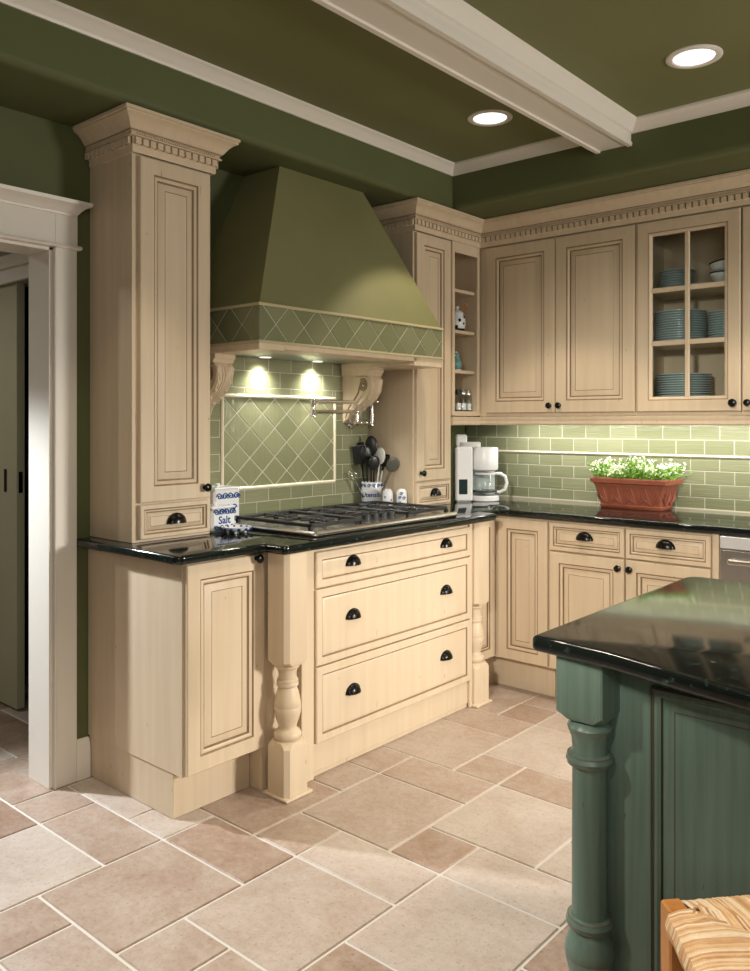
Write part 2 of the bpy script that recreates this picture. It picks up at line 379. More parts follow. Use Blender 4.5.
# doorway casing, header and jambs
m = MB(); m.box(TH, .004, -2.715, -2.70, 0, DH + .01, bev=.001); m.box(TH, .004, -4.4, -2.70, DH - .006, DH + .012, bev=.001)
m.box(0, .022, -2.700, -2.612, 0, DH + .01, bev=.003)
m.box(.0, .026, -2.703, -2.695, 0, DH, bev=.002)
m.box(0, .022, -4.5, -2.612, DH + .02, 2.150, bev=.002)
m.sweep([(0.0, -4.5), (0.0, -2.606), (-.0, -2.60)], [(0, DH + .005), (.034, DH + .005), (.040, DH + .012), (.034, DH + .020), (0, DH + .020)])
hp = [(0, 2.140), (.024, 2.140), (.026, 2.148), (.030, 2.151), (.034, 2.158), (.046, 2.170), (.058, 2.176), (.064, 2.179), (.066, 2.192), (0, 2.194)]
m.sweep([(.006, -4.5), (.006, -2.640), (-.0, -2.640)], hp); m.box(0, .0235, -2.70, -2.612, DH + .02, 2.146)
struct(m, 'door_1', TRIM, 'white cased doorway with a moulded header at the end of the cabinets', smooth=30)
m = MB(); pb = [(0, 0), (.020, 0), (.020, .118), (.017, .124), (.018, .134), (.012, .146), (.005, .152), (0, .152)]
m.sweep([(0, -2.612), (0, -2.556)], pb); struct(m, 'baseboard_left', TRIM, 'short white baseboard between the door casing and the cabinet')
# the room beyond the doorway
HY = -2.42
m = MB(); m.box(-2.75, -1.30, HY, HY + .10, 0, 2.9); m.box(-1.30, -.55, HY, HY + .10, 2.02, 2.9); m.box(-.55, TH, HY, HY + .10, 0, 2.9)
m.box(-2.85, -2.75, YN, HY + .1, 0, 2.9); m.box(-2.85, TH, YN - .1, YN, 0, 2.9)
struct(m, 'wall_hall', HALLW, 'pale wall of the room seen through the doorway')
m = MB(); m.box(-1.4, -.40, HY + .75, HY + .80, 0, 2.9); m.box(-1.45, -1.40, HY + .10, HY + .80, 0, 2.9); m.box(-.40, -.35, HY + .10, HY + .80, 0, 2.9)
struct(m, 'wall_closet', UNLIT, 'closet shell painted black for the unlit gap beyond the sliding door')
m = MB(); m.box(-2.85, TH, YN, -1.6, CZ, CZ + .1); struct(m, 'ceiling_hall', HALLW, 'ceiling of the room beyond the doorway')
m = MB(); m.box(-1.50, -.45, HY - .02, HY, 2.02, 2.10, bev=.002); m.sweep([(-.45, HY - .02), (-1.5, HY - .02)][::-1], [(0, 2.085), (.02, 2.085), (.03, 2.10), (.045, 2.115), (.045, 2.13), (0, 2.13)])
struct(m, 'trim_3', TRIM, 'white header moulding over the sliding door beyond')
m = MB(); m.box(-1.75, -.89, HY + .012, HY + .052, .012, 2.02, bev=.002)
d2 = struct(m, 'door_2', HALLW, 'pale sliding door standing half open beyond the doorway')
m = MB(); m.box(-1.012, -.988, HY + .0075, HY + .0125, 1.03, 1.14, bev=.004); m.box(-.893, -.8885, HY + .022, HY + .042, 1.03, 1.13, bev=.001); tag(m.build('door_handle', BLACK, d2), 'dark recessed pull')

# ------------------------------------------------------------------ backsplash tiles
def tiles_B():
    m = MB(); x0, x1 = .012, 2.5
    m.box(x0, x1, -.0112, 0, CT - .02, 1.40, mat=1)
    z = CT + .012; rows = [(CT + .012 + .0655 * i, CT + .012 + .0655 * (i + 1)) for i in range(4)]
    rows = [(.925, .984), (.984, 1.051), (1.051, 1.118), (1.118, 1.184), (1.198, 1.274), (1.274, 1.350), (1.350, 1.40)]
    for k, (a, b) in enumerate(rows):
        w = .1445; s = (1.389 if k % 2 == 0 else 1.461) if k < 4 else (1.389 if k % 2 == 1 else 1.461 - .002)
        if k < 4: s = 1.389 if k % 2 == 1 else 1.461
        x = s - w * math.ceil((s - x0) / w)
        while x < x1:
            a0, a1 = max(x, x0), min(x + w, x1)
            if a1 - a0 > .012: m.box(a0 + .0015, a1 - .0015, -.0125, -.004, a + .0015, b - .0015, bev=.0018, tint=random.random())
            x += w
    return m
struct(tiles_B(), 'wall_tiles_back', [TILEG, GROUT], 'sage green glass subway tile backsplash under the wall cabinets')
m = MB(); pp = [(0, 1.185), (.016, 1.185), (.021, 1.189), (.021, 1.193), (.016, 1.197), (0, 1.197)]
m.sweep([(.013, 0), (2.5, 0)], pp); m.sweep([(.013, 0), (2.5, 0)], [(0, CT), (.015, CT), (.015, CT + .006), (0, CT + .008)])
struct(m, 'trim_4', PENCIL, 'ivory pencil tile rail across the back tile wall')
FY0, FY1, FZ0, FZ1 = -1.922, -1.184, 1.055, 1.492
def tiles_A():
    m = MB(); y0, y1 = -2.185, -.925
    m.box(0, .0112, y0, y1, CT - .02, 1.68, mat=1)
    rows = [.895, .963] 
    z = 1.524; zs = [1.6775]
    hgt = .0755
    edges = [1.675 - hgt * i for i in range(0, 12)]
    for k in range(10):
        b, a = edges[k], max(edges[k + 1], CT + .001)
        if b - a < .015: continue
        w = .1445; s = -1.853 + (.072 if k % 2 == 0 else 0)
        y = s - w * math.ceil((s - y0) / w)
        while y < y1:
            p, q = max(y, y0), min(y + w, y1); y += w
            if q - p < .012: continue
            parts = [(p, q, a, b)]
            if b > FZ0 and a < FZ1 and q > FY0 and p < FY1:      # cut round the framed panel
                parts = []
                if p < FY0: parts.append((p, FY0, a, b))
                if q > FY1: parts.append((FY1, q, a, b))
                c0, c1 = max(p, FY0), min(q, FY1)
                if b > FZ1: parts.append((c0, c1, FZ1, b))
                if a < FZ0: parts.append((c0, c1, a, FZ0))
            tn = random.random()
            for p2, q2, a2, b2 in parts:
                if q2 - p2 > .008 and b2 - a2 > .008: m.box(.004, .0125, p2 + .0015, q2 - .0015, a2 + .0015, b2 - .0015, bev=.0018, tint=tn)
    return m
ta = struct(tiles_A(), 'wall_tiles_left', [TILEG, GROUT], 'sage green subway tile wall with a framed diamond panel behind the cooktop')
def clip(poly, ax, lim, sgn):
    out = []
    for i in range(len(poly)):
        p, q = poly[i], poly[(i + 1) % len(poly)]
        ip, iq = (p[ax] - lim) * sgn >= 0, (q[ax] - lim) * sgn >= 0
        if ip: out.append(p)
        if ip != iq:
            t = (lim - p[ax]) / (q[ax] - p[ax]); out.append((p[0] + t * (q[0] - p[0]), p[1] + t * (q[1] - p[1])))
    return out
def diamonds(m, u0, u1, v0, v1, cu, cv, hu, hv, place, gap=.0022, th=(.004, .0125)):
    for i in range(-14, 15):
        for j in range(-14, 15):
            if (i + j) % 2: continue
            c = (cu + i * hu, cv + j * hv); k = 1 - gap / min(hu, hv)
            poly = [(c[0] - hu * k, c[1]), (c[0], c[1] - hv * k), (c[0] + hu * k, c[1]), (c[0], c[1] + hv * k)]
            for ax, lim, sg in ((0, u0, 1), (0, u1, -1), (1, v0, 1), (1, v1, -1)):
                if poly: poly = clip(poly, ax, lim, sg)
            if len(poly) < 3: continue
            ar = sum(poly[a][0] * poly[(a + 1) % len(poly)][1] - poly[(a + 1) % len(poly)][0] * poly[a][1] for a in range(len(poly)))
            if abs(ar) < 2e-5: continue
            cx = sum(p[0] for p in poly) / len(poly); cy = sum(p[1] for p in poly) / len(poly)
            inn = [(cx + (p[0] - cx) * .965, cy + (p[1] - cy) * .965) for p in poly]
            m.loft([[place(*p, th[0]) for p in poly], [place(*p, th[1] - .0015) for p in poly], [place(*p, th[1]) for p in inn]], True, True, 0, random.random())
m = MB(); m.box(0, .0125, FY0, FY1, FZ0, FZ1, mat=1)
diamonds(m, FY0 + .016, FY1 - .016, FZ0 + .016, FZ1 - .016, -1.752, 1.405, .0765, .068, lambda u, v, o: (o, u, v), th=(.005, .0137), gap=.003)
m.build('diamond_panel', [TILED, GROUT], ta)
m = MB()
for a, b, c, d in ((FY0, FY1, FZ1 - .016, FZ1), (FY0, FY1, FZ0, FZ0 + .016), (FY0, FY0 + .016, FZ0, FZ1), (FY1 - .016, FY1, FZ0, FZ1)): m.box(.002, .022, a, b, c, d, bev=.005)
tag(m.build('panel_frame', PENCIL, ta), 'ivory pencil tile frame')

# ------------------------------------------------------------------ ceiling lights
cans = [(1.816, -1.149), (.905, -1.123)]
for k, (x, y) in enumerate(cans):
    t = thing('recessed_light', ['round recessed ceiling light right of the white beam', 'round recessed ceiling light between the beam and the left ceiling border'][k], 'ceiling light', (x, y, CZ))
    m = MB(); m.lathe([(.074, 0), (.100, 0), (.100, -.004), (.092, -.008), (.078, -.007), (.074, -.003)], seg=40); m.build('trim_ring', TRIM, t)
    m = MB(); m.lathe([(.0, -.0005), (.0745, -.0005), (.0745, -.0030), (0, -.0030)], seg=40); m.build('lens', LENS, t)

# ------------------------------------------------------------------ left-hand run (wall A); units face +x: local x = +y, local y = -x
def unitA(name, label, cat, y0, xf, z=0): return thing(name, label, cat, (xf, y0, z), PI / 2)
# left base cabinet
bw = .345
t = unitA('base_cabinet', 'cream one-door base cabinet at the end of the run beside the doorway', 'cabinet', -2.556, .604)
carcass(t, bw, .602, .158, CT - .034)
o = boxo('toe_kick', [CREAM, GLAZE], t, .004, bw, .056, .6, 0, .1575)
door(t, .006, bw + .008, .164, CT - .042, 0, (bw - .035, .868))
# upper tower cabinet standing on the worktop
t = unitA('tower_cabinet', 'tall narrow cream cabinet standing on the worktop beside the doorway', 'cabinet', -2.548, .290)
tw = .355
carcass(t, tw, .289, CT + .0005, 2.348)
door(t, .022, tw - .016, 1.068, 2.338, 0, (tw - .045, 1.110), fw=.062)
drawer(t, .022, tw - .016, CT + .012, 1.060, 0, [((tw + .006) / 2, .995)], kind='raised', fw=.020)
crown([(0, .275), (0, -.010), (tw, -.010), (tw, .275)], 'crown_moulding', t)
# drawer cabinet under the cooktop
t = unitA('drawer_cabinet', 'cream three-drawer cabinet with turned corner posts under the cooktop', 'cabinet', -2.075, .675)
dw = 1.135
carcass(t, dw, .66, .02, CT - .034)
m = MB(); m.box(0, .066, -.012, 0, 0, CT - .034, bev=.002); m.build('stile', [CREAM, GLAZE], t)
m = MB(); m.box(dw - .024, dw, -.012, 0, 0, CT - .034, bev=.002); m.build('stile', [CREAM, GLAZE], t)
boxo('base_board', [CREAM, GLAZE], t, .066, dw - .024, .004, .03, 0, .13)
m = MB(); m.box(-.133, -.001, .066, .64, 0, CT - .034, bev=.002); m.build('filler', [CREAM, GLAZE], t)
for z0, z1, pz in ((.728, .866, .806), (.430, .722, .593), (.134, .424, .293)):
    drawer(t, .070, dw - .028, z0, z1, 0, [(.056 + .22, pz), (dw - .028 - .20, pz)], t=.022, fw=.036)
def turned_post(name, cx, cy, parent, h, s=.0585, ch=.016, mats=None, prof=None, b0=0, b1=0, plinth=0, gl=1):
    m = MB()
    def sq(z, half=s, c=ch): return [(cx + a * half + p * c, cy + b * half + q * c, z) for a, b, p, q in ((-1, -1, 0, 1), (-1, -1, 1, 0), (1, -1, -1, 0), (1, -1, 0, 1), (1, 1, 0, -1), (1, 1, -1, 0), (-1, 1, 1, 0), (-1, 1, 0, -1))]
    if plinth: m.box(cx - s - .008, cx + s + .008, cy - s - .008, cy + s + .008, 0, plinth, bev=.003)
    if b0: m.loft([sq(plinth), sq(b0 - .022), sq(b0 - .006, s - .006, ch + .012), sq(b0, s - .02, .02)])
    m.loft([sq(b1, s - .022, .022), sq(b1 + .006, s - .008, ch + .012), sq(b1 + .022), sq(h)])
    m.lathe(prof, (cx, cy, 0), 32)
    o = m.build(name, mats or [CREAM, GLAZE], parent, smooth=40); return o
BAL = [(.030, .195), (.044, .203), (.050, .212), (.051, .222), (.046, .233), (.037, .238), (.033, .244), (.034, .254), (.041, .272), (.0485, .300), (.0500, .320), (.0488, .3225), (.0500, .325), (.047, .348), (.041, .374), (.036, .388),
       (.033, .394), (.039, .398), (.041, .405), (.038, .412), (.040, .415), (.039, .421), (.034, .425), (.033, .440), (.035, .458), (.042, .464), (.044, .470), (.040, .478)]
for x, y in ((.695, -2.155), (.655, -.882)):
    o = turned_post('turned_post', y + 2.075, .675 - x, t, CT - .033, prof=BAL, b0=.205, b1=.472, plinth=.012)
# corner base cabinet: one leaf looks right, one looks towards the room
t = thing('corner_base_cabinet', 'cream corner base cabinet with two narrow tall doors meeting in the corner', 'cabinet', (0, 0, 0))
m = MB(); pol = [(.01, -.818), (.600, -.818), (.600, -.620), (.925, -.620), (.925, -.01), (.01, -.01)]; m.prism(pol, .158, CT - .034); m.build('body', [CREAM, GLAZE], t, smooth=0)
m = MB(); m.prism([(.02, -.818), (.56, -.818), (.56, -.555), (.92, -.555), (.92, -.02), (.02, -.02)], 0, .1575); m.build('toe_kick', [CREAM, GLAZE], t, smooth=0)
o = put(panel(.182, .713, .021, .050), 'door', t, .600, -.818, .165); o.rotation_euler = (0, 0, PI / 2)
o = put(panel(.281, .713, .021, .055), 'door', t, .640, -.620, .165)
# two-door base cabinet with drawers over
t = thing('base_cabinet', 'cream base cabinet with two drawers over two doors beside the dishwasher', 'cabinet', (.927, -.620, 0))
w = .808; carcass(t, w, .61, .158, CT - .034); boxo('toe_kick', [CREAM, GLAZE], t, 0, w, .065, .6, 0, .1575)
for a, b, kx in ((.006, .388, .365), (.395, .776, .420)):
    drawer(t, a, b, .742, .878, 0, [((a + b) / 2 - .005, .818)], kind='raised', fw=.024)
    door(t, a, b, .165, .735, 0, (kx, .694), fw=.055)
m = MB(); m.box(.782, w, -.012, 0, .158, CT - .034, bev=.002); m.build('stile', [CREAM, GLAZE], t)
# dishwasher
t = thing('dishwasher', 'stainless steel dishwasher under the worktop at the right edge', 'dishwasher', (1.742, -.620, 0))
boxo('body', GREYP, t, 0, .596, .0, .58, .1, CT - .036); boxo('door_panel', STEEL, t, .002, .594, -.028, -.0005, .11, .828, bev=.004)
tag(boxo('control_strip', simple('pale_steel', (.75, .76, .77), .35, .6), t, .002, .594, -.030, -.0005, .832, CT - .038, bev=.003), 'pale control strip')
m = MB(); m.box(.04, .556, -.058, -.046, .770, .792, bev=.005); m.box(.05, .07, -.048, -.026, .774, .788); m.box(.526, .546, -.048, -.026, .774, .788); m.build('handle', CHROME, t)
boxo('toe_kick', GREYP, t, 0, .596, .05, .5, 0, .099)
# worktop in one piece with a bump-out round the cooktop
def slab(name, poly, z0, z1, label, bev=.015, parent=None):
    bm = bmesh.new(); vs = [bm.verts.new((x, y, z0)) for x, y in poly]; f = bm.faces.new(vs)
    ret = bmesh.ops.extrude_face_region(bm, geom=[f]); tv = [g for g in ret['geom'] if isinstance(g, bmesh.types.BMVert)]
    bmesh.ops.translate(bm, verts=tv, vec=(0, 0, z1 - z0))
    ed = [e for e in bm.edges if abs(e.verts[0].co.z - e.verts[1].co.z) < 1e-5]
    up = [e for e in bm.edges if abs(e.verts[0].co.z - e.verts[1].co.z) > 1e-5]
    bmesh.ops.bevel(bm, geom=ed, offset=bev, segments=4, profile=.5, affect='EDGES', clamp_overlap=True)
    bmesh.ops.recalc_face_normals(bm, faces=bm.faces)
    me = bpy.data.meshes.new(name); bm.to_mesh(me); bm.free(); me.materials.append(GRAN)
    me.polygons.foreach_set('use_smooth', [True] * len(me.polygons)); me.set_sharp_from_angle(angle=math.radians(50))
    o = bpy.data.objects.new(name, me); COL.objects.link(o); return tag(o, label, 'worktop')
def rnd(poly, rad, n=5):
    out = []
    for i, p in enumerate(poly):
        r_ = rad[i]
        if not r_: out.append(p); continue
        a = Vector(poly[i - 1]) - Vector(p); b = Vector(poly[(i + 1) % len(poly)]) - Vector(p); a.normalize(); b.normalize()
        p0, p1 = Vector(p) + a * r_, Vector(p) + b * r_
        for k in range(n + 1):
            s_ = k / n; q = p0 * (1 - s_) ** 2 + Vector(p) * 2 * s_ * (1 - s_) + p1 * s_ ** 2; out.append((q.x, q.y))
    return out
slab('worktop', rnd([(.004, -2.612), (.655, -2.612), (.655, -2.232), (.762, -2.232), (.755, -.822), (.652, -.822), (.652, -.652), (2.5, -.652), (2.5, -.004), (.004, -.004)], [0, .03, .015, .025, .025, .015, .015, 0, 0, 0]),
     CT - .033, CT, 'glossy black granite worktop running round the corner under the tiled walls')
# pantry tower and open corner shelves
t = unitA('pantry_cabinet', 'narrow cream cabinet standing on the worktop right of the range hood', 'cabinet', -.918, .306)
pw = .332
carcass(t, pw, .305, CT + .0005, 2.348)
door(t, .010, pw - .028, 1.060, 2.338, 0, (.040, 1.102), fw=.062)
drawer(t, .010, pw - .028, CT + .012, 1.050, 0, [(pw / 2, .992)], kind='raised', fw=.020)
t = unitA('shelf_cabinet', 'narrow open cream shelf unit in the corner between the cabinets', 'shelf', -.585, .306)
sw = .275
m = MB(); m.box(0, .018, 0, .30, 1.40, 2.348); m.box(sw - .018, sw, 0, .30, 1.40, 2.348); m.box(.018, sw - .018, .285, .30, 1.40, 2.348); m.box(.018, sw - .018, 0, .285, 1.405, 1.424); m.box(.018, sw - .018, 0, .285, 2.325, 2.348)
m.box(0, .022, -.012, 0, 1.40, 2.348, bev=.002); m.box(sw - .034, sw - .008, -.012, 0, 1.40, 2.348, bev=.002); m.box(.022, sw - .034, -.012, 0, 1.398, 1.424, bev=.002); m.box(.022, sw - .034, -.012, 0, 2.29, 2.348, bev=.002)
m.build('body', [CREAM, GLAZE], t, smooth=0)
SH = [1.652, 1.872, 2.098]
for z in SH: boxo('shelf', [CREAM, GLAZE], t, .0185, sw - .0185, .012, .284, z - .018, z)
# wall cabinets
UY = -.309
def unitB(name, label, cat, x0): return thing(name, label, cat, (x0, UY, 0))
t = unitB('wall_cabinet', 'cream two-door wall cabinet left of the glass-fronted one', 'cabinet', .306)
w = .930; carcass(t, w, .305, 1.395, 2.348)
door(t, .057, .486, 1.415, 2.338, 0, (.460, 1.452), fw=.066); door(t, .490, .925, 1.415, 2.338, 0, (.516, 1.452), fw=.066)
t = unitB('glass_cabinet', 'cream wall cabinet with a six-pane glass door full of plates', 'cabinet', 1.237)
w = .492
m = MB(); m.box(0, .018, 0, .305, 1.395, 2.348); m.box(w - .018, w, 0, .305, 1.395, 2.348); m.box(.018, w - .018, .29, .305, 1.395, 2.348); m.box(.018, w - .018, 0, .29, 1.395, 1.462); m.box(.018, w - .018, 0, .29, 2.325, 2.348)
m.build('body', [CREAM, GLAZE], t, smooth=0)
GSH = [1.755, 2.012]
for z in GSH: boxo('shelf', [CREAM, GLAZE], t, .019, w - .019, .006, .288, z - .02, z)
dwid, dht = .486, .923
o = put(panel(dwid, dht, .021, .072, 'frame'), 'door', t, .007, -.001, 1.415)
m = MB(); cx = dwid / 2
m.box(cx - .011, cx + .011, -.018, -.006, .070, dht - .070, bev=.003)
for z in GSH: m.box(.070, dwid - .070, -.016, -.006, z - 1.415 - .022, z - 1.415 + .002, bev=.003)
m.build('glazing_bar', [CREAM, GLAZE], o)
m = MB(); m.box(.068, dwid - .068, -.0055, -.0025, .068, dht - .068); tag(m.build('glass_pane', GLASS, o), 'clear glass')
knob(o, dwid - .030, .037, -.021, 1.15)
t = unitB('wall_cabinet', 'cream wall cabinet cut off by the right edge, right of the glass-fronted one', 'cabinet', 1.730)
w = .5; carcass(t, w, .305, 1.395, 2.348); door(t, .008, w - .006, 1.415, 2.338, 0, (.034, 1.452), fw=.066)
# shared crown and light rail
m_cr = crown([(.001, -.918), (.318, -.918), (.318, -.321), (2.24, -.321)], 'trim_5'); tag(m_cr, 'cream dentil crown moulding over the corner and back wall cabinets', 'room structure', None, 'structure')
m = MB(); rp = [(0, 1.348), (.006, 1.348), (.010, 1.356), (.007, 1.372), (.010, 1.378), (.010, 1.392), (.006, 1.394), (-.02, 1.394), (-.02, 1.348)]
m.sweep([(.312, -.585), (.312, -.315), (2.24, -.315)], rp); tag(m.build('trim_6', [CREAM, GLAZE]), 'cream light rail moulding under the back wall cabinets', 'room structure', None, 'structure')

# ------------------------------------------------------------------ range hood
t = thing('range_hood', 'tapered olive plaster range hood with a diamond tile band above the cooktop', 'hood', (0, 0, 0))
HX, HY0, HY1, HB, HT = .50, -2.121, -.926, 1.672, 1.828
m = MB(); m.loft([[(.002, HY0 + .004, HT), (HX - .004, HY0 + .004, HT), (HX - .004, HY1 - .004, HT), (.002, HY1 - .004, HT)],
                  [(.002, -1.775, SZ + .0), (.238, -1.775, SZ + .0), (.238, -1.225, SZ), (.002, -1.225, SZ)]], True, True); m.build('canopy', HOODP, t, smooth=0)
m = MB(); m.box(.002, HX - .0035, HY0 + .0035, HY1 - .0035, HB + .004, HT - .002, mat=1)
ch = (HB + HT) / 2
diamonds(m, HY0 + .003, HY1 - .003, HB + .012, HT - .010, -1.80, ch, .0775, .080, lambda u, v, o_: (HX - .012 + o_, u, v), th=(.003, .0105))
diamonds(m, .004, HX - .003, HB + .012, HT - .010, .16, ch, .0775, .080, lambda u, v, o_: (u, HY0 + .012 - o_, v), th=(.003, .0105))
tag(m.build('tile_band', [HOODT, GROUT], t, smooth=0), 'band of olive diamond tiles with ivory joints')
m = MB()
for z, rr in ((HT - .004, .006), (HB + .006, .006)):
    m.sweep([(.002, HY0), (HX, HY0), (HX, HY1), (.31, HY1)], [(-.008, z - rr), (.002, z - rr), (.004, z - rr * .5), (.004, z + rr * .5), (.002, z + rr), (-.008, z + rr)])
tag(m.build('pencil_trim', simple('olive_pencil_tile', (.46, .40, .24), .3), t), 'narrow ivory rails above and below the tile band')
m = MB(); zb = HB + .002
m.box(.0, HX - .004, HY0 + .002, -1.985, zb - .026, zb, bev=.002); m.box(.35, HX - .004, -1.985, -1.13, zb - .020, zb, bev=.002); m.box(.015, HX - .004, -1.145, HY1 - .002, zb - .040, zb, bev=.002)
m.build('mantle_board', [CREAM, GLAZE], t)
m = MB(); m.box(.02, .35, -1.985, -1.145, zb - .012, zb - .004); m.build('liner', LINER, t)
for y in (-1.70, -1.36):
    m = MB(); m.lathe([(.0, .005), (.020, .005), (.026, .0045), (.028, .006), (0, .0065)], (.060, y, zb - .0175), 20); p_ = m.build('puck_light', PUCK, t)
def corbel(yc, w_, top):
    m = MB(); h = .215; d = .205; vs_ = 1.22
    out = [(0, top), (d, top), (d, top - .018), (d - .012, top - .022), (d - .018, top - .034)]
    sil = [(d - .018, top - .036), (d - .004, top - .052), (d, top - .072), (d - .008, top - .098), (d - .03, top - .125), (d - .065, top - .150), (d - .105, top - .170), (d - .140, top - .190), (d - .165, top - .215), (.014, top - .235), (0, top - .24)]
    def prism_y(poly, y0, y1, mat=0): m.loft([[(x, y0, z) for x, z in poly], [(x, y1, z) for x, z in poly]], True, True, mat)
    prism_y([(0.004, top), (d, top), (d, top - .016), (d - .008, top - .020), (d - .014, top - .032), (.004, top - .032)], yc - w_ / 2 - .010, yc + w_ / 2 + .010)
    prism_y([(.004, top - .030)] + sil[:-1] + [(.004, top - .235)], yc - w_ / 2, yc + w_ / 2)
    for sgn in (-1, 1):                      # volute and rib on each cheek
        yy = yc + sgn * (w_ / 2 + .001)
        pts = []
        for k in range(34):
            a = 2 * PI * k / 14; rr = .006 + .0007 * k
            pts.append((d - .052 + rr * math.cos(a), yy, top - .072 + rr * math.sin(a)))
        m.tube(pts, .0036, 6, mat=1)
        m.tube([(d - .075, yy, top - .078), (d - .085, yy, top - .105), (d - .115, yy, top - .138), (d - .150, yy, top - .170), (d - .172, yy, top - .215)], .0042, 6, mat=1)
        m.tube([(d - .050, yy, top - .098), (d - .065, yy, top - .118), (d - .100, yy, top - .150), (d - .140, yy, top - .180), (d - .165, yy, top - .222)], .0055, 6)
    # acanthus leaf down the front: ribs following the outline
    for k in range(7):
        f = (k - 3) / 3.0; pts = []
        for i, (x, z) in enumerate(sil[:-1]):
            g_ = i / (len(sil) - 2); pts.append((x + .004 * (1 - abs(f)) + .003 * math.sin(i * 2.2 + k), yc + f * w_ * .46 * (1 - .45 * g_), z))
        m.tube(pts, [.0085 - .004 * (i / len(pts)) + .0015 * math.sin(i * 3 + k) for i in range(len(pts))], 7)
    for i in range(1, 9):                    # leaf lobes
        x, z = sil[i]
        for sgn in (-1, 1):
            m.ellipsoid((x - .002, yc + sgn * w_ * .38 * (1 - .05 * i), z), .010, .011, .014, 10, 6)
    m.v = [(x, y, top + (z - top) * 1.16) for x, y, z in m.v]
    return m.build('corbel', [CREAM, GLAZE], t)
corbel(-1.085, .088, zb - .0395); corbel(-2.050, .088, zb - .0255)

# ------------------------------------------------------------------ cooktop
t = thing('cooktop', 'stainless steel gas cooktop with black cast iron grates set on the worktop', 'cooktop', (0, 0, CT))
cy0, cy1, cx0, cx1 = -2.005, -1.060, .172, .690
m = MB(); m.box(cx0, cx1, cy0, cy1, .0005, .014, bev=.006); m.box(cx0 + .02, cx1 - .045, cy0 + .02, cy1 - .02, .013, .019, bev=.003)
m.tube([(cx1 - .012, cy0 + .01, .012), (cx1 - .012, cy1 - .01, .012)], .0125, 10); m.tube([(cx0 + .01, cy0 + .006, .010), (cx1 - .012, cy0 + .006, .012)], .008, 8); m.tube([(cx0 + .01, cy1 - .006, .010), (cx1 - .012, cy1 - .006, .012)], .008, 8)
m.build('pan', STEEL, t)
sec = [(cy0 + .028, cy0 + .325), (cy0 + .335, cy0 + .625), (cy0 + .635, cy1 - .025)]
for gi, (a, b) in enumerate(sec):
    m = MB(); zt = .046; x0, x1 = cx0 + .028, cx1 - (.055 if gi != 1 else .185)
    for q in ((x0, a, x1, a), (x0, b, x1, b), (x0, a, x0, b), (x1, a, x1, b), (x0, (a + b) / 2, x1, (a + b) / 2), ((x0 + x1) / 2, a, (x0 + x1) / 2, b)):
        m.box(min(q[0], q[2]) - .006, max(q[0], q[2]) + .006, min(q[1], q[3]) - .006, max(q[1], q[3]) + .006, zt - .014, zt, bev=.003)
    for cx in (x0 + (x1 - x0) * .25, x0 + (x1 - x0) * .75):
        for an in range(8):
            c_, s_ = math.cos(an * PI / 4 + PI / 8), math.sin(an * PI / 4 + PI / 8); my = (a + b) / 2
            m.tube([(cx + .035 * c_, my + .035 * s_, zt - .004), (cx + .075 * c_, my + .075 * s_, zt - .004)], .0045, 6)
    for xx in (x0, x1):
        for yy in (a, b): m.box(xx - .007, xx + .007, yy - .007, yy + .007, .016, zt - .01)
    m.build('grate', IRON, t)
    for cx in ((x0 + (x1 - x0) * .25, x0 + (x1 - x0) * .75) if gi != 1 else (x0 + (x1 - x0) * .5,)):
        m = MB(); my = (a + b) / 2
        m.lathe([(.048, .018), (.048, .022), (.036, .024), (.034, .030), (.036, .031), (.036, .036), (.03, .038), (0, .038)], (cx, my, 0), 24); m.build('burner', IRON, t)
for k in range(5):
    m = MB(); y = sec[1][0] + .035 + k * .055; M = Matrix.Translation((cx1 - .115, y, .019)) @ Matrix.Rotation(-.0, 4, 'Y')
    m.lathe([(.021, 0), (.021, .004), (.018, .006), (.0175, .026), (.015, .029), (0, .029)], (0, 0, 0), 20, M=M); m.box(-.018, .018, -.003, .003, .029, .034, bev=.001, M=M)
    m.build('control_knob', IRON, t)

# ------------------------------------------------------------------ pot filler
t = thing('pot_filler', 'folded nickel pot filler tap on the tiled wall over the cooktop', 'tap', (0, -1.066, 1.362))
def YT(*p): return [(a, b + 0, c) for a, b, c in p]
m = MB(); MX = Matrix.Rotation(PI / 2, 4, 'Y')
m.lathe([(.034, .0128), (.034, .016), (.028, .021), (.016, .024), (.013, .028), (.013, .075)], (0, 0, 0), 24, M=MX); m.build('wall_flange', CHROME, t)
m = MB(); m.tube([(.072, 0, 0), (.072, -.008, 0)], .010, 10); m.tube([(.078, -.045, 0), (.078, .068, 0)], .013, 12); m.tube([(.078, -.028, -.004), (.078, -.028, .055)], .012, 12); m.ellipsoid((.078, .0, 0), .017, .017, .017); m.build('valve_body', CHROME, t)
m = MB(); m.tube([(.078, -.028, .052), (.078, -.045, .060), (.084, -.14, .056), (.094, -.355, .050)], .0105, 10); m.lathe([(.013, -.012), (.015, -.008), (.015, .008), (.013, .012)], (.078, -.028, .056), 16); m.build('lower_arm', CHROME, t)
m = MB(); m.lathe([(.012, .028), (.017, .032), (.017, .044), (.0145, .048), (.0145, .100), (.017, .104), (.017, .116), (.010, .120)], (.095, -.360, 0), 20); m.build('joint', CHROME, t)
m = MB(); m.tube([(.095, -.360, .104), (.100, -.13, .104), (.102, .0, .104), (.102, .060, .104)], [.011, .011, .012, .013], 12); m.ellipsoid((.102, .020, .104), .017, .036, .017); m.tube([(.102, .052, .104), (.102, .060, .10), (.102, .062, .07), (.102, .062, .0)], .0095, 10); m.lathe([(.010, -.012), (.011, 0), (.009, .004)], (.102, .062, -.004), 14); m.build('spout', CHROME, t)
m = MB(); m.tube([(.102, .055, .106), (.102, .098, .108)], .006, 8); m.ellipsoid((.102, .108, .108), .010, .014, .010, 12, 8); m.build('lever', CHROME, t)

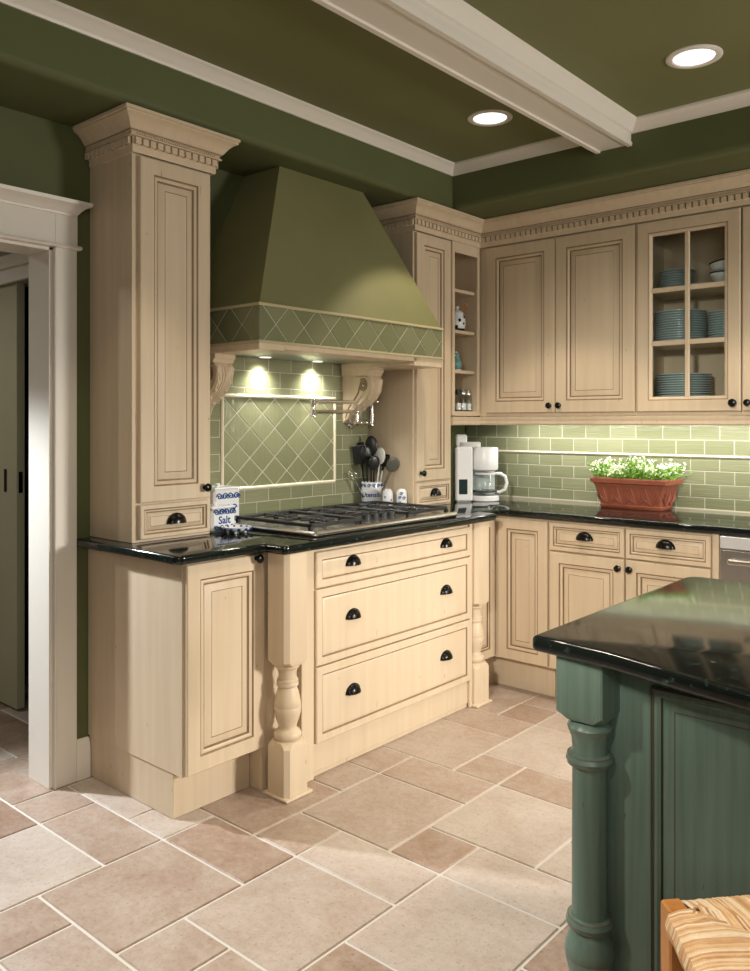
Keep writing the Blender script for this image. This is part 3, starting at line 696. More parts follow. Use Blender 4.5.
# ------------------------------------------------------------------ crockery with blue painted decoration
def wrap_text(body, size, r_, z, M=None, flat=False, depth=.0012):
    cu = bpy.data.curves.new('lettering', 'FONT'); cu.body = body; cu.size = size; cu.align_x = 'CENTER'; cu.extrude = 0; cu.offset = size * .022; cu.resolution_u = 3
    tmp = bpy.data.objects.new('lettering', cu); COL.objects.link(tmp); bpy.context.view_layer.update()
    me = bpy.data.meshes.new_from_object(tmp.evaluated_get(bpy.context.evaluated_depsgraph_get())); 
    vs = [tuple(v.co) for v in me.vertices]; fs = [tuple(p.vertices) for p in me.polygons]
    bpy.data.objects.remove(tmp); bpy.data.curves.remove(cu); bpy.data.meshes.remove(me)
    if flat: return [(x, -r_ - depth, z + y) for x, y, _ in vs], fs
    return [((r_ + depth) * math.sin(x / r_), -(r_ + depth) * math.cos(x / r_), z + y) for x, y, _ in vs], fs
def curl(m, r_, s0, z, a, flat=False, flip=1, mat=0):
    pts = []
    for k in range(16):
        an = k * .55; rr = a * (1 - k / 18)
        s = s0 + flip * rr * math.cos(an); q = z + rr * math.sin(an)
        pts.append((s, -r_ - .0004, q) if flat else ((r_ + .0004) * math.sin(s / r_), -(r_ + .0004) * math.cos(s / r_), q))
    m.tube(pts, a * .22, 5, mat)
def canister(name, label, loc, rz, w, h, word, lid=.012):
    t = thing(name, label, 'canister', loc, rz)
    m = MB(); m.box(-w / 2, w / 2, -w / 2, w / 2, 0, h - lid, bev=.010); m.build('body', CERAM, t)
    m = MB(); m.box(-w / 2 + .001, w / 2 - .001, -w / 2 + .001, w / 2 - .001, h - lid, h - .003, bev=.005); m.lathe([(.008, 0), (.008, .006), (.012, .010), (.010, .015), (0, .016)], (0, 0, h - .004), 14); m.build('lid', CERAM, t)
    for q in range(2):
        M = Matrix.Rotation(q * PI / 2, 4, 'Z'); n = 4
        for zz, aa in ((.76, .105), (.17, .095)):
            m = MB()
            for k in range(n):
                x = (k - (n - 1) / 2) * w * .215
                mm = MB(); curl(mm, w / 2, x, h * zz, w * aa, True, 1 if k % 2 else -1); m.add(mm.v, mm.f, M=M)
                mm = MB(); curl(mm, w / 2, x + w * .1, h * zz - w * .02, w * aa * .7, True, -1 if k % 2 else 1); m.add(mm.v, mm.f, M=M)
            tag(m.build('painted_scroll', BLUE, t), 'cobalt blue scrolls')
        if word:
            v_, f_ = wrap_text(word, h * .40, w / 2, h * .33, flat=True); m = MB(); m.add(v_, f_, M=M); tag(m.build('lettering', BLUE, t, smooth=0), 'cobalt blue lettering')
        else:
            for k in range(3):
                mm = MB(); curl(mm, w / 2, (k - 1) * w * .25, h * .47, w * .10, True, 1); m = MB(); m.add(mm.v, mm.f, M=M); tag(m.build('painted_scroll', BLUE, t), 'cobalt blue scroll')
    return t
canister('canister', 'tall blue and white canister behind the one lettered Salt', (.090, -2.000, CT + .0005), PI / 2, .140, .168, None)
canister('canister', 'short blue and white canister lettered Salt in front of the tall one', (.235, -2.128, CT + .0005), PI / 2, .122, .106, 'Salt')
t = thing('trinket_dish', 'small footed blue and white dish in front of the Salt canister', 'dish', (.352, -2.112, CT + .0005))
m = MB(); m.lathe([(.0, .009), (.040, .010), (.056, .016), (.062, .026), (.059, .0265), (.05, .018), (.036, .014), (0, .013)], seg=28); m.build('bowl', CERAM, t)
for k in range(4):
    m = MB(); a = PI / 4 + k * PI / 2; m.lathe([(.004, 0), (.006, .003), (.005, .006), (.007, .011)], (.034 * math.cos(a), .034 * math.sin(a), 0), 10); m.build('foot', CERAM, t)
m = MB()
for k in range(12):
    a = k * PI / 6; m.ellipsoid((.0575 * math.cos(a), .0575 * math.sin(a), .019), .008, .008, .006, 8, 5)
tag(m.build('painted_dots', BLUE, t), 'cobalt blue rim dots')
CR = .054; crx, cry = .085, -.985
yaw = .70
t = thing('utensil_crock', 'blue and white crock lettered Utensils full of cooking tools', 'crock', (crx, cry, CT + .0005), yaw)
m = MB(); m.lathe([(0, 0), (CR - .002, 0), (CR, .003), (CR, .128), (CR - .001, .131), (CR - .004, .131), (CR - .005, .126), (CR - .005, .012), (0, .010)], seg=36); m.build('body', CERAM, t)
for zz, sz in ((.112, .0105), (.020, .0115)):
    m = MB()
    for k in range(8): curl(m, CR, (k - 3.5) * .026, zz, sz, flip=1 if k % 2 else -1)
    tag(m.build('painted_scroll', BLUE, t), 'cobalt blue scrolls')
v_, f_ = wrap_text('Utensils', .034, CR, .055); m = MB(); m.add(v_, f_); tag(m.build('lettering', BLUE, t, smooth=0), 'cobalt blue lettering')
def utensil(name, label, dx, dy, lean, length, head, hm, sm, rz):
    """stands in the crock: foot at (dx,dy) on the bottom, lean = (lx, ly) horizontal shift at the tip"""
    base = Vector((crx, cry, CT + .0005 + .020)) + Vector((dx, dy, 0)); tip = base + Vector((lean[0], lean[1], length))
    t = thing(name, label, name.split('_')[-1], base); d = tip - base
    q = d.to_track_quat('Z', 'Y').to_matrix().to_4x4() @ Matrix.Rotation(rz, 4, 'Z'); Ln = d.length
    m = MB(); m.tube([(0, 0, 0), (0, 0, Ln * .5), (0, 0, Ln * .74)], [.0055, .005, .004], 8, M=q); m.build('handle', sm, t)
    m = MB(); z0, z1 = Ln * .70, Ln
    if head == 'spoon': m.ellipsoid((0, 0, (z0 + z1) / 2 + .012), .034, .009, (z1 - z0) / 2 + .004, 16, 10, M=q)
    elif head == 'spatula': m.box(-.038, .038, -.0018, .0018, z0 - .005, z1, bev=.0015, M=q); m.tube([(0, 0, z0 - .01), (0, 0, z0 + .03)], .005, 8, M=q)
    elif head == 'slotted':
        for i in range(5): m.box(-.032 + i * .0142, -.032 + i * .0142 + .0075, -.0018, .0018, z0 + .03, z1 - .01, M=q)
        m.box(-.032, .0325, -.0018, .0018, z0 + .012, z0 + .03, bev=.0015, M=q); m.box(-.032, .0325, -.0018, .0018, z1 - .012, z1, bev=.0015, M=q); m.tube([(0, 0, z0 - .01), (0, 0, z0 + .015)], .005, 8, M=q)
    elif head == 'whisk':
        for i in range(6):
            a = i * PI / 6; m.tube([(.022 * math.sin(PI * k / 12) * (1.25 if k > 6 else 1) * math.cos(a) * (1 if True else 1), .022 * math.sin(PI * k / 12) * math.sin(a), z0 + (z1 - z0) * k / 12) for k in range(13)], .0012, 5, M=q)
            m.tube([(-.022 * math.sin(PI * k / 12) * math.cos(a), -.022 * math.sin(PI * k / 12) * math.sin(a), z0 + (z1 - z0) * k / 12) for k in range(13)], .0012, 5, M=q)
    elif head == 'ladle':
        R_ = []
        for k in range(7):
            e = PI / 2 * k / 6; R_.append((.036 * math.sin(e) + .0005, -.030 * math.cos(e)))
        R_ += [(.033, 0)] + [(.033 * math.sin(PI / 2 * (6 - k) / 6) + .0005, -.027 * math.cos(PI / 2 * (6 - k) / 6)) for k in range(1, 7)]
        m.lathe(R_, (0, 0, 0), 20, M=q @ Matrix.Translation((0, -.03, z1 - .035)) @ Matrix.Rotation(-PI / 2 + .3, 4, 'X')); m.tube([(0, 0, z0 - .01), (0, 0, z1 - .035)], .004, 8, M=q)
    m.build('head', hm, t); return t
utensil('cooking_spatula', 'black nylon spatula leaning left in the crock', -.010, -.022, (-.015, -.055), .30, 'spatula', UTBLK, UTBLK, .7)
utensil('cooking_spoon', 'black nylon spoon standing tallest in the crock', .0, -.004, (.0, .0), .335, 'spoon', UTBLK, UTBLK, .5)
utensil('cooking_spatula', 'black nylon turner behind the other tools at the back left of the crock', -.024, -.012, (-.035, -.02), .315, 'spatula', UTBLK, UTBLK, .9)
utensil('cooking_spoon', 'white nylon spoon leaning right in the crock', .018, .006, (.03, .01), .275, 'spoon', UTWHT, UTWHT, 1.3)
utensil('cooking_spatula', 'black slotted turner right of the white spoon in the crock', .012, .022, (.03, .04), .255, 'slotted', UTBLK, UTWHT, .6)
utensil('cooking_spoon', 'broad white spoon behind the slotted turner in the crock', -.012, .026, (-.03, .035), .275, 'spoon', UTWHT, UTWHT, .5)
utensil('cooking_spoon', 'large grey metal spoon leaning furthest right out of the crock', .004, .030, (.115, .015), .225, 'spoon', simple('dark_pewter', (.16, .15, .125), .35, .3), CHROME, 2.2)
utensil('cooking_spoon', 'black nylon spoon second from the left in the crock', -.006, -.018, (.01, -.035), .285, 'spoon', UTBLK, UTBLK, .8)
utensil('cooking_spoon', 'short black nylon spoon at the front of the crock', .024, -.014, (.03, -.03), .235, 'spoon', UTBLK, UTBLK, .4)
utensil('cooking_whisk', 'thin wire whisk sticking out left of the crock', -.012, -.030, (-.02, -.105), .17, 'whisk', CHROME, CHROME, 0)
for k, (x, y, lb) in enumerate(((.215, -1.010, 'white ceramic shaker next to the utensil crock'), (.268, -.962, 'white shaker with blue painting nearest the narrow cabinet'))):
    t = thing('shaker', lb, 'shaker', (x, y, CT + .0005), .75)
    m = MB(); m.lathe([(0, 0), (.025, 0), (.027, .003), (.027, .075), (.024, .090), (.016, .100), (0, .104)], seg=24); m.build('body', CERAM, t)
    for q in ([(-.012, .03), (.010, .055), (-.004, .078), (.014, .022), (-.012, .058)] if k else [(-.016, .06), (-.012, .022), (.018, .045)]):
        m = MB(); curl(m, .027, q[0], q[1], .009 if k else .006); tag(m.build('painted_scroll', BLUE, t), 'blue painted scroll')

# ------------------------------------------------------------------ coffee maker
CX, CY, CRZ = .310, -.345, .72
t = thing('coffee_maker', 'white drip coffee maker with a dark control panel in the worktop corner', 'coffee maker', (CX, CY, CT + .0005), CRZ)
m = MB(); m.box(-.125, -.030, -.080, .10, 0, .305, bev=.010); m.build('water_tank', WHITEP, t)
m = MB(); m.box(-.107, -.060, -.0835, -.079, .042, .125, bev=.004); m.build('control_panel', PANEL, t)
m = MB(); m.lathe([(0, 0), (.076, 0), (.080, .004), (.080, .026), (.074, .030), (.062, .031), (.060, .029), (0, .029)], (.048, 0, 0), 40); m.build('hot_plate_base', WHITEP, t)
m = MB(); m.lathe([(0, .168), (.058, .168), (.072, .176), (.074, .182), (.074, .294), (.070, .300), (0, .302)], (.048, 0, 0), 40); m.box(-.04, .115, .075, .105, .0, .29, bev=.006); m.build('brew_head', WHITEP, t)
m = MB(); m.lathe([(0, .300), (.062, .300), (.064, .304), (.064, .326), (.060, .330), (0, .330)], (-.04, .0, 0), 32); tag(m.build('lid', simple('warm_grey_plastic', (.55, .55, .53), .35), t), 'grey swivel lid')
m = MB(); m.box(-.118, -.055, -.03, .04, .3045, .372, bev=.008); m.build('reservoir_cap', WHITEP, t)
t = thing('coffee_carafe', 'glass coffee carafe with a white handle on the coffee maker base', 'carafe', (CX + .048 * math.cos(CRZ), CY + .048 * math.sin(CRZ), CT + .031), CRZ)
m = MB(); m.lathe([(0, 0), (.056, 0), (.064, .006), (.068, .030), (.066, .075), (.056, .110), (.054, .118), (.052, .118), (.054, .109), (.064, .074), (.066, .030), (.062, .008), (0, .003)], seg=36); m.build('glass_jug', GLASS, t)
m = MB(); m.lathe([(.0665, .018), (.0685, .018), (.0690, .028), (.0670, .028)], seg=36); tag(m.build('band', simple('dark_band', (.03, .03, .03), .3), t), 'dark band round the jug')
m = MB(); m.lathe([(0, .117), (.057, .117), (.059, .121), (.057, .128), (.02, .131), (0, .131)], seg=32); m.build('lid', WHITEP, t)
m = MB(); m.tube([(.052, -.012, .122), (.085, -.016, .122), (.112, -.020, .105), (.120, -.021, .070), (.108, -.019, .032), (.080, -.014, .018), (.066, -.010, .020)], [.008, .010, .010, .010, .010, .009, .007], 10); m.build('handle', WHITEP, t)

# ------------------------------------------------------------------ planter
t = thing('flower_planter', 'rectangular terracotta planter with white flowering plants on the worktop', 'planter', (1.160, -.150, CT + .0005))
m = MB()
def rect(hw, hd, z, c=.012): return [(sx * hw + p * c, sy * hd + q * c, z) for sx, sy, p, q in ((-1, -1, 0, 1), (-1, -1, 1, 0), (1, -1, -1, 0), (1, -1, 0, 1), (1, 1, 0, -1), (1, 1, -1, 0), (-1, 1, 1, 0), (-1, 1, 0, -1))]
m.loft([rect(.162, .072, 0), rect(.165, .075, .004), rect(.167, .077, .016), rect(.164, .074, .019), rect(.170, .080, .06), rect(.190, .092, .120), rect(.193, .094, .126), rect(.206, .104, .130), rect(.208, .106, .150), rect(.203, .102, .156), rect(.192, .092, .156), rect(.186, .086, .130), rect(.18, .08, .128)], True, True)
# moulded leaf scrolls on front and sides
def relief(M, hw, y_at):
    n = int(hw * 2 / .062)
    for k in range(n):
        x = -hw + (k + .5) * 2 * hw / n
        for sg in (-1, 1):
            for q in range(3):
                pts = []
                for i in range(7):
                    f = i / 6; zz = .026 + f * (.080 - q * .018); xx = x + sg * (.004 + (.010 + .010 * q) * math.sin(f * 1.9) + .012 * f * f)
                    pts.append((xx, y_at(zz) - .001, zz))
                m.tube(pts, [.0025 + .0022 * math.sin(PI * min(1, f / 6 + .15)) for f in range(7)], 6, M=M)
relief(None, .150, lambda z: -(.074 + (z - .019) * .178))
relief(Matrix.Rotation(PI / 2, 4, 'Z'), .064, lambda z: -(.164 + (z - .019) * .257)); relief(Matrix.Rotation(-PI / 2, 4, 'Z'), .064, lambda z: -(.164 + (z - .019) * .257))
m.build('terracotta_trough', TERRA, t)
m = MB(); m.box(-.185, .185, -.085, .085, .126, .140); m.build('soil', SOIL, t)
mf, mp_ = MB(), MB(); rg = random.Random(3)
def leaf(mb, p, d, L_, W_, tint):
    d = d.normalized(); s_ = d.cross(Vector((rg.uniform(-1, 1), rg.uniform(-1, 1), rg.uniform(-.3, 1)))); s_ = s_.normalized() if s_.length > 1e-4 else Vector((1, 0, 0)); nrm = d.cross(s_)
    a = p; b = p + d * L_ * .5 + s_ * W_ + nrm * W_ * .3; c = p + d * L_ - nrm * W_ * .4; e = p + d * L_ * .5 - s_ * W_ + nrm * W_ * .3; mid = p + d * L_ * .5
    mb.add([a, b, c, e, mid], [(0, 1, 4), (1, 2, 4), (2, 3, 4), (3, 0, 4)], 0, tint)
for k in range(420):
    bx, by = rg.uniform(-.185, .185), rg.uniform(-.08, .08)
    h = rg.uniform(.045, .120) * (1.0 - .25 * abs(bx / .19)) * (.9 + .25 * math.sin(bx * 38 + 1)); sp = Vector((bx * .12 + rg.uniform(-.025, .025), by * .25 + rg.uniform(-.03, .03), h))
    if abs(bx) > .165: sp.x *= 1.7
    p0 = Vector((bx, by, .138)); p1 = p0 + sp
    mf.tube([p0, p0.lerp(p1, .5) + Vector((0, 0, .004)), p1], .0009, 4, tint=rg.random())
    for q in range(11):
        f = rg.uniform(.15, .95); d = Vector((rg.uniform(-1, 1), rg.uniform(-1, 1), rg.uniform(-.2, .9))); leaf(mf, p0.lerp(p1, f), d, rg.uniform(.012, .022), rg.uniform(.0028, .0055), rg.random())
    if rg.random() < .62 :
        for q in range(rg.randint(2, 5)):
            c = p1 + Vector((rg.uniform(-.009, .009), rg.uniform(-.009, .009), rg.uniform(-.004, .012)))
            ax = Vector((rg.uniform(-.6, .6), rg.uniform(-1, .2), rg.uniform(.2, 1))).normalized(); u_ = ax.orthogonal().normalized(); w_ = ax.cross(u_)
            for j in range(5):
                a = j * 2 * PI / 5; dd = u_ * math.cos(a) + w_ * math.sin(a); ss = ax.cross(dd)
                mp_.add([c, c + dd * .0035 + ss * .0022, c + dd * .0062 + ax * .001, c + dd * .0035 - ss * .0022], [(0, 1, 2, 3)])
tag(mf.build('foliage', LEAF, t, smooth=0), 'fresh light green leaves', kind='stuff'); tag(mp_.build('blossom', PETAL, t, smooth=0), 'tiny white flowers', kind='stuff')
# ------------------------------------------------------------------ crockery behind glass
def plate_mesh(r_, h=.016):
    m = MB(); m.lathe([(0, .0), (r_ * .58, .0), (r_ * .62, .002), (r_ * .66, .0025), (r_ * .98, h - .003), (r_, h), (r_ * .985, h + .0012), (r_ * .95, h - .0002), (r_ * .64, .0055), (r_ * .58, .004), (0, .004)], seg=40, mat=0)
    m.lathe([(r_ * .985, h - .0022), (r_ * 1.004, h - .0012), (r_ * 1.004, h + .0004), (r_ * .985, h + .0012)], seg=40, mat=1)
    return m
def bowl_mesh(r_, h):
    m = MB(); m.lathe([(0, 0), (r_ * .5, 0), (r_ * .52, .006), (r_ * .78, h * .35), (r_ * .95, h * .75), (r_, h), (r_ * .97, h), (r_ * .92, h * .75), (r_ * .74, h * .37), (r_ * .4, .012), (0, .011)], seg=36)
    m.lathe([(r_ * .99, h - .006), (r_ * 1.006, h - .005), (r_ * 1.006, h + .001), (r_ * .965, h + .001)], seg=36, mat=1)
    return m
ORD = ['bottom', 'second', 'third', 'fourth', 'fifth', 'sixth', 'seventh', 'eighth', 'ninth', 'tenth', 'eleventh', 'twelfth', 'thirteenth', 'fourteenth']
def stack(x, y, z, n, r_, step, where, group, h=.0098, kind='plate'):
    first = None
    for k in range(n):
        pos = 'topmost' if k == n - 1 else (ORD[k] + ' from the bottom' if k else 'lowest')
        lb = f'pale blue {kind}, {pos} of the {where}'
        if first is None: o = plate_mesh(r_, h).build(kind, [PLATEM, PLATER]); first = o
        else: o = first.copy(); COL.objects.link(o)
        o.location = (x, y, z + .0005 + k * step); o.rotation_euler.z = k * .7; tag(o, lb, kind, group)
stack(1.410, -.158, 1.462, 12, .130, .0115, 'bottom glass shelf stack', 'plates on the bottom glass shelf')
stack(1.395, -.160, GSH[0], 13, .122, .0118, 'wide middle glass shelf stack', 'plates in the wide middle stack')
stack(1.602, -.130, GSH[0], 12, .083, .0118, 'narrow middle glass shelf stack', 'plates in the narrow middle stack')
stack(1.362, -.120, GSH[1], 9, .085, .0120, 'top glass shelf stack', 'plates on the top glass shelf')
o = plate_mesh(.085, .012).build('plate', [CERAM, CERAM]); o.location = (1.515, -.195, GSH[1] + .0005); tag(o, 'single flat white plate beside the bowls on the top glass shelf', 'plate')
b0 = bowl_mesh(.060, .055).build('bowl', [CERAM, BLACKC]); b0.location = (1.622, -.235, GSH[1] + .0005); tag(b0, 'white dark-rimmed bowl under the tilted one on the top glass shelf', 'bowl')
b1 = b0.copy(); COL.objects.link(b1); b1.location = (1.627, -.235, GSH[1] + .052); b1.rotation_euler = (0, -.16, 0); tag(b1, 'white dark-rimmed bowl tilted on top of another bowl behind glass', 'bowl')
o = plate_mesh(.055, .010).build('saucer', [CERAM, CERAM]); o.location = (1.635, -.225, 1.4625); tag(o, 'low white saucer right of the bottom plate stack behind glass', 'saucer')
# ornaments on the open shelves
def atshelf(x, y, z): return (x, y, z + .0005)
t = thing('sugar_jar', 'white jar with black spots and a small spoon on the upper open shelf', 'jar', atshelf(.245, -.440, SH[1]))
m = MB(); m.lathe([(0, 0), (.030, 0), (.042, .012), (.048, .040), (.046, .070), (.036, .090), (.033, .096), (0, .096)], seg=28); m.build('body', CERAM, t)
m = MB(); m.lathe([(.037, .096), (.037, .100), (.028, .112), (.008, .120), (.007, .126), (.012, .132), (.008, .140), (0, .141)], seg=24); m.build('lid', CERAM, t)
m = MB()
for a, z, s in ((.2, .058, .011), (-.55, .066, .009), (.75, .04, .008), (-.2, .020, .012), (.9, .075, .007)):
    rr = .046; m.ellipsoid((rr * math.sin(a + .7), -rr * math.cos(a + .7), z), s, s * .6, s * .9, 10, 6)
m.lathe([(.031, .001), (.0445, .013), (.044, .010), (.0315, -.0)], seg=28); tag(m.build('spots', BLACKC, t), 'black spots')
m = MB(); m.tube([(.0, .012, .07), (.010, .040, .125), (.015, .056, .145)], .003, 6); m.ellipsoid((.018, .062, .152), .007, .009, .009, 10, 6); m.build('spoon', PINE, t)
t = thing('bird_figurine', 'small teal ceramic bird on the middle open shelf', 'figurine', atshelf(.245, -.445, SH[0]), .4)
m = MB(); m.ellipsoid((0, 0, .036), .030, .042, .034); m.ellipsoid((0, -.018, .085), .017, .019, .020); m.tube([(0, -.006, .05), (0, -.016, .080)], [.024, .014], 12); m.tube([(0, .025, .045), (0, .062, .060)], [.016, .003], 8); m.build('body', TEAL, t)
m = MB(); m.lathe([(.026, 0), (.030, .003), (.026, .008), (0, .010)], seg=20); m.tube([(0, -.036, .084), (0, -.050, .080)], [.005, .001], 8); m.ellipsoid((.0, -.022, .100), .010, .012, .007); tag(m.build('accents', CERAM, t), 'white base and head')
def gl(x, y, k):
    t = thing('glass_shaker', ['clear glass shaker at the left on the lowest open shelf', 'clear glass shaker in the middle on the lowest open shelf', 'clear glass shaker at the right on the lowest open shelf'][k], 'shaker', atshelf(x, y, 1.424))
    m = MB(); m.lathe([(0, 0), (.021, 0), (.023, .004), (.020, .080), (.016, .095), (.014, .095), (.018, .079), (.020, .008), (0, .007)], seg=20); m.build('glass_body', GLASS, t)
    m = MB(); m.lathe([(.0165, .094), (.018, .096), (.018, .112), (.012, .122), (0, .124)], seg=20); m.build('cap', STEEL if k else IRON, t)
    m = MB(); m.lathe([(0, .008), (.018, .008), (.0178, .045), (0, .047)], seg=16); m.build('contents', CERAM, t)
gl(.262, -.455, 0); gl(.262, -.405, 1); gl(.262, -.355, 2)

# ------------------------------------------------------------------ island
t = thing('kitchen_island', 'dark green painted kitchen island with a turned column at the corner', 'island', (0, 0, 0))
IY = -2.628; IX0 = 2.13
m = MB(); m.box(IX0, 4.1, IY, -1.93, .0, CT - .033, bev=.002); m.build('body', [GREENW, GREENG], t)
m = MB(); m.box(2.08, 4.1, IY - .012, -1.93, 0, .10, bev=.004) ; m.build('base_moulding', [GREENW, GREENG], t)
def islandpanel(x0, x1, z0, z1):
    w_, h_ = x1 - x0, z1 - z0; mm = MB()
    R = [(0, .0, 0), (0, -.010, 0), (.004, -.013, 1), (.008, -.011, 1), (.014, -.013, 0), (.020, -.008, 0), (.022, -.002, 1), (.028, -.002, 0), (.034, -.004, 0), (.044, -.001, 0), (.046, -.0005, 1), (.05, -.0008, 0), (.062, -.0015, 0)]
    rings = [[(x0 + i, IY + d, z0 + i), (x1 - i, IY + d, z0 + i), (x1 - i, IY + d, z1 - i), (x0 + i, IY + d, z1 - i)] for i, d, _ in R]
    for a in range(len(R) - 1): mm.loft([rings[a], rings[a + 1]], True, False, mat=R[a + 1][2])
    mm.add(rings[-1], [(0, 1, 2, 3)]); return mm.build('front_panel', [GREENW, GREENG], t)
islandpanel(2.266, 3.12, .16, .838); islandpanel(3.24, 4.0, .16, .838)
ICOL = [(.030, .10), (.060, .112), (.064, .125), (.060, .138), (.052, .146), (.046, .158), (.044, .172), (.050, .180), (.052, .190), (.047, .198), (.041, .206), (.0395, .216), (.044, .236), (.0485, .254), (.0495, .262), (.0480, .265), (.0505, .268), (.0510, .280), (.048, .296), (.042, .310), (.0375, .320),
        (.045, .328), (.0485, .337), (.045, .346), (.037, .350), (.0365, .365), (.0362, .50), (.0355, .652), (.036, .657), (.045, .662), (.0485, .671), (.045, .680), (.037, .684), (.0355, .692), (.037, .712), (.043, .730), (.046, .737), (.043, .743), (.036, .750)]
turned_post('turned_column', 2.146, IY - .033, t, CT - .033, s=.051, ch=.003, mats=[GREENW, GREENG], prof=ICOL, b0=.12, b1=.750)
for z, rr in ((.328, .0455), (.346, .0455), (.662, .0455), (.680, .0455), (.730, .0435), (.265, .0490)):
    m = MB(); m.lathe([(rr - .004, z - .0012), (rr, z - .0010), (rr, z + .0010), (rr - .004, z + .0012)], (2.146, IY - .033, 0), 32)
    tag(m.build('worn_ring', WORN, t), 'worn brown edge of a turned ring')
pts = [(2.050, -2.734), (2.14, -2.741), (2.22, -2.750), (2.30, -2.771), (2.383, -2.793), (2.45, -2.808), (2.51, -2.822), (2.70, -2.858), (2.90, -2.880), (3.1, -2.885), (3.4, -2.875), (4.15, -2.80)]
slab('island_worktop', rnd([pts[0]] + pts[1:] + [(4.15, -1.838), (2.050, -1.838)], [.012] + [0] * (len(pts) - 1) + [0, .05]), CT - .033, CT, 'black granite island worktop with a bowed front edge', bev=.0155)

# ------------------------------------------------------------------ rush-seated stool
t = thing('rush_stool', 'honey pine stool with a woven rush seat beside the green island', 'stool', (0, 0, 0))
SZt = .606; SS = .622
P0 = Vector((2.437, -2.958)); e1 = Vector((.66, .75)).normalized(); e2 = Vector((.66, -.75)).normalized()
cor = [P0, P0 + e1 * .335, P0 + e1 * .36 + e2 * .37, P0 - e1 * .025 + e2 * .37]
ang = math.atan2(e1.y, e1.x)
for c in cor:
    m = MB(); M = Matrix.Translation((c.x, c.y, 0)) @ Matrix.Rotation(ang, 4, 'Z'); m.box(-.0165, .0165, -.0165, .0165, 0, SZt + .004, bev=.003, M=M); m.build('leg', PINE, t)
for i in range(4):
    a, b = cor[i], cor[(i + 1) % 4]
    for z in ((.18, .36) if i % 2 else (.23, .41)):
        m = MB(); m.tube([(a.x, a.y, z), (b.x, b.y, z)], .009, 10); m.build('stretcher', PINE, t)
    m = MB(); d = (b - a).normalized(); m.tube([(a.x + d.x * .015, a.y + d.y * .015, SZt - .034), (b.x - d.x * .015, b.y - d.y * .015, SZt - .034)], .013, 10); m.build('seat_rail', PINE, t)
m = MB(); cc = sum(cor, Vector((0, 0))) / 4; rr = random.Random(5)
for i in range(4):
    a, b = cor[i], cor[(i + 1) % 4]; L_ = (b - a).length; d = (b - a) / L_; inn = Vector((-d.y, d.x))
    if (cc - a).dot(inn) < 0: inn = -inn
    depth = (cc - a).dot(inn); n = 84
    for k in range(n):
        f = (k + .5) / n; tt = .018 + f * (L_ - .036); base = a + d * tt; pj = (cc - a).dot(d); reach = depth * (tt / pj if tt < pj else (L_ - tt) / (L_ - pj))
        w_ = rr.uniform(-.001, .001); rv = .017 + rr.uniform(-.001, .002)
        ptz = [(-.004, SS - .052), (rv * -.75 - .002, SS - .048), (-rv - .002, SS - .033), (-rv * .75 - .002, SS - .019), (0, SS - .013), (.02, SS - .010 + w_)]
        ptz = [q for q in ptz]
        if reach > .03: ptz += [(reach * .6, SS - .006 + w_), (reach, SS - .010 + w_), (reach + .012, SS - .022)]
        kink = rr.uniform(-.0015, .0015)
        pp3 = [(base.x + inn.x * o + d.x * kink * (o > .01), base.y + inn.y * o + d.y * kink * (o > .01), z) for o, z in ptz]
        m.tube(pp3, (L_ - .04) / n * .66, 6, tint=rr.random())
ptb = [cor[0] * .94 + cc * .06, cor[1] * .94 + cc * .06, cor[2] * .94 + cc * .06, cor[3] * .94 + cc * .06]
m.loft([[(p.x, p.y, SS - .036) for p in ptb], [(p.x, p.y, SS - .018) for p in ptb]], True, True, tint=.4)
m.build('rush_seat', RUSH, t)

# ------------------------------------------------------------------ lights
def area(name, loc, target, sx, sy, power, col=(1, 1, 1)):
    l = bpy.data.lights.new(name, 'AREA'); l.shape = 'RECTANGLE'; l.size = sx; l.size_y = sy; l.energy = power; l.color = col
    o = bpy.data.objects.new(name, l); COL.objects.link(o); o.location = loc
    o.rotation_euler = (Vector(target) - Vector(loc)).to_track_quat('-Z', 'Y').to_euler(); return o
def spot(name, loc, target, power, ang, blend=.5, rad=.04, col=(1, 1, 1)):
    l = bpy.data.lights.new(name, 'SPOT'); l.energy = power; l.spot_size = math.radians(ang); l.spot_blend = blend; l.shadow_soft_size = rad; l.color = col
    o = bpy.data.objects.new(name, l); COL.objects.link(o); o.location = loc
    o.rotation_euler = (Vector(target) - Vector(loc)).to_track_quat('-Z', 'Y').to_euler(); return o
WARM = (1., .87, .70); NEUT = (1., .95, .87); COOL = (.93, .96, 1.)
for x, y in cans: spot('can_lamp', (x, y, CZ - .012), (x, y, 0), 60, 86, .25, .06, WARM)
for x, y, p in ((1.816, -2.75, 60), (.95, -2.85, 34), (3.1, -1.149, 45), (3.1, -2.75, 45), (.95, -4.4, 45), (1.9, -4.4, 75)): spot('can_lamp', (x, y, CZ - .012), (x, y, 0), p, 86, .35, .06, WARM)
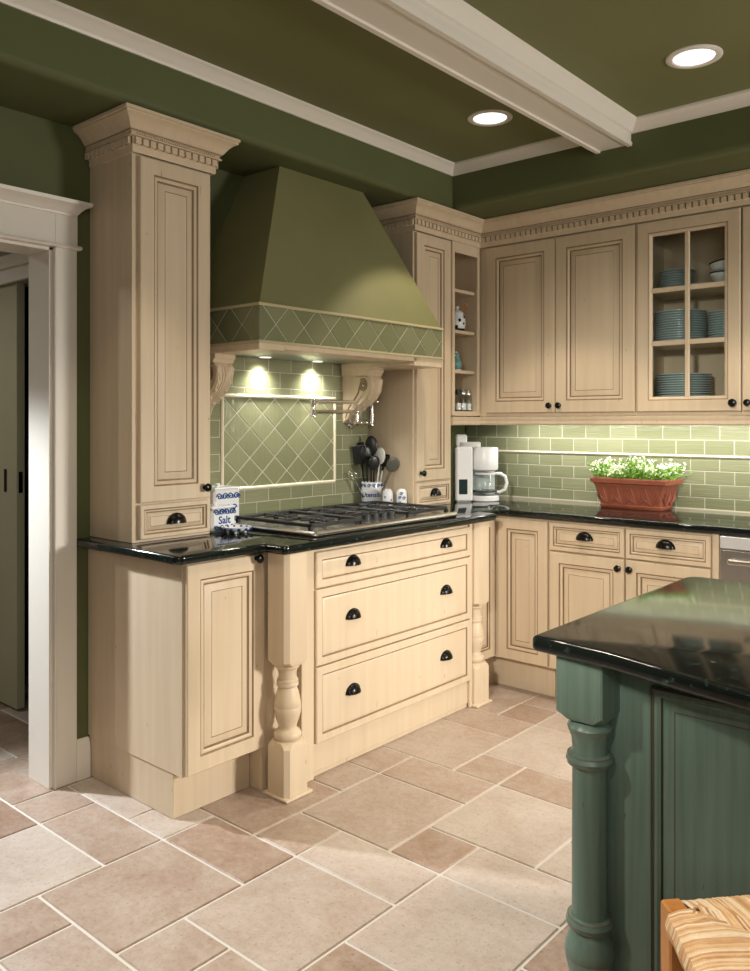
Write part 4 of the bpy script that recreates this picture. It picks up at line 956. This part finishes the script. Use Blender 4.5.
area('key_area', (4.6, -.75, 1.55), (.65, -1.75, .75), .55, .7, 58, NEUT)  # broad share of the key light from the right, source unseen
spot('key_lamp', (4.6, -.75, 1.55), (.65, -1.75, .30), 480, 40, 1., .22, NEUT)
area('camera_fill', (3.9, -5.0, 2.0), (1.4, -.6, 1.2), 1.4, 1.2, 30, NEUT)  # weak soft fill added from the camera side
spot('aimed_fill', (2.5, -4.9, 2.2), (1.30, -.45, .72), 430, 38, .8, .12, NEUT)  # added fill on the back cabinets, cone kept off the hood
spot('aimed_fill', (1.0, -4.7, 2.5), (2.55, -2.65, .55), 145, 34, .7, .08, NEUT)  # unseen spot on the island front, placed from the overhang's shadow
spot('hall_light', (-1.30, -3.44, 2.00), (.62, -2.80, .15), 400, 50, .7, .05, (.88, .94, 1.))
spot('hall_fill', (-1.7, -4.2, 2.6), (-1.4, -3.4, 0), 60, 130, .6, .08, NEUT)  # fill added to lift the dim hall, no fixture behind it
for y in (-1.70, -1.36): spot('hood_lamp', (.060, y, HB - .020), (.038, y, 1.0), 20, 125, 1., .035, (1., .96, .90))
area('under_cabinet_strip', (1.30, -.17, 1.385), (1.30, -.06, .9), 1.8, .05, 9.5, (1., .98, .94))
w = bpy.data.worlds.new('World'); SC.world = w; w.use_nodes = True; bg = w.node_tree.nodes['Background']; bg.inputs[0].default_value = (.80, .82, .74, 1); bg.inputs[1].default_value = .065

# ------------------------------------------------------------------ camera
cd = bpy.data.cameras.new('camera'); cam = bpy.data.objects.new('camera', cd); COL.objects.link(cam); SC.camera = cam
cam.location = (2.93, -4.245, 1.365); cam.rotation_euler = (PI / 2, 0, math.atan((1091 - 375) / 827.))
cd.sensor_fit = 'AUTO'; cd.sensor_width = 36; cd.lens = 827 / 971 * 36; cd.shift_y = -(485.5 - 422) / 971; cd.clip_start = .05
SC.view_settings.view_transform = 'Standard'; SC.view_settings.look = 'None'; SC.view_settings.gamma = 1; SC.view_settings.use_curve_mapping = False; SC.view_settings.exposure = 0
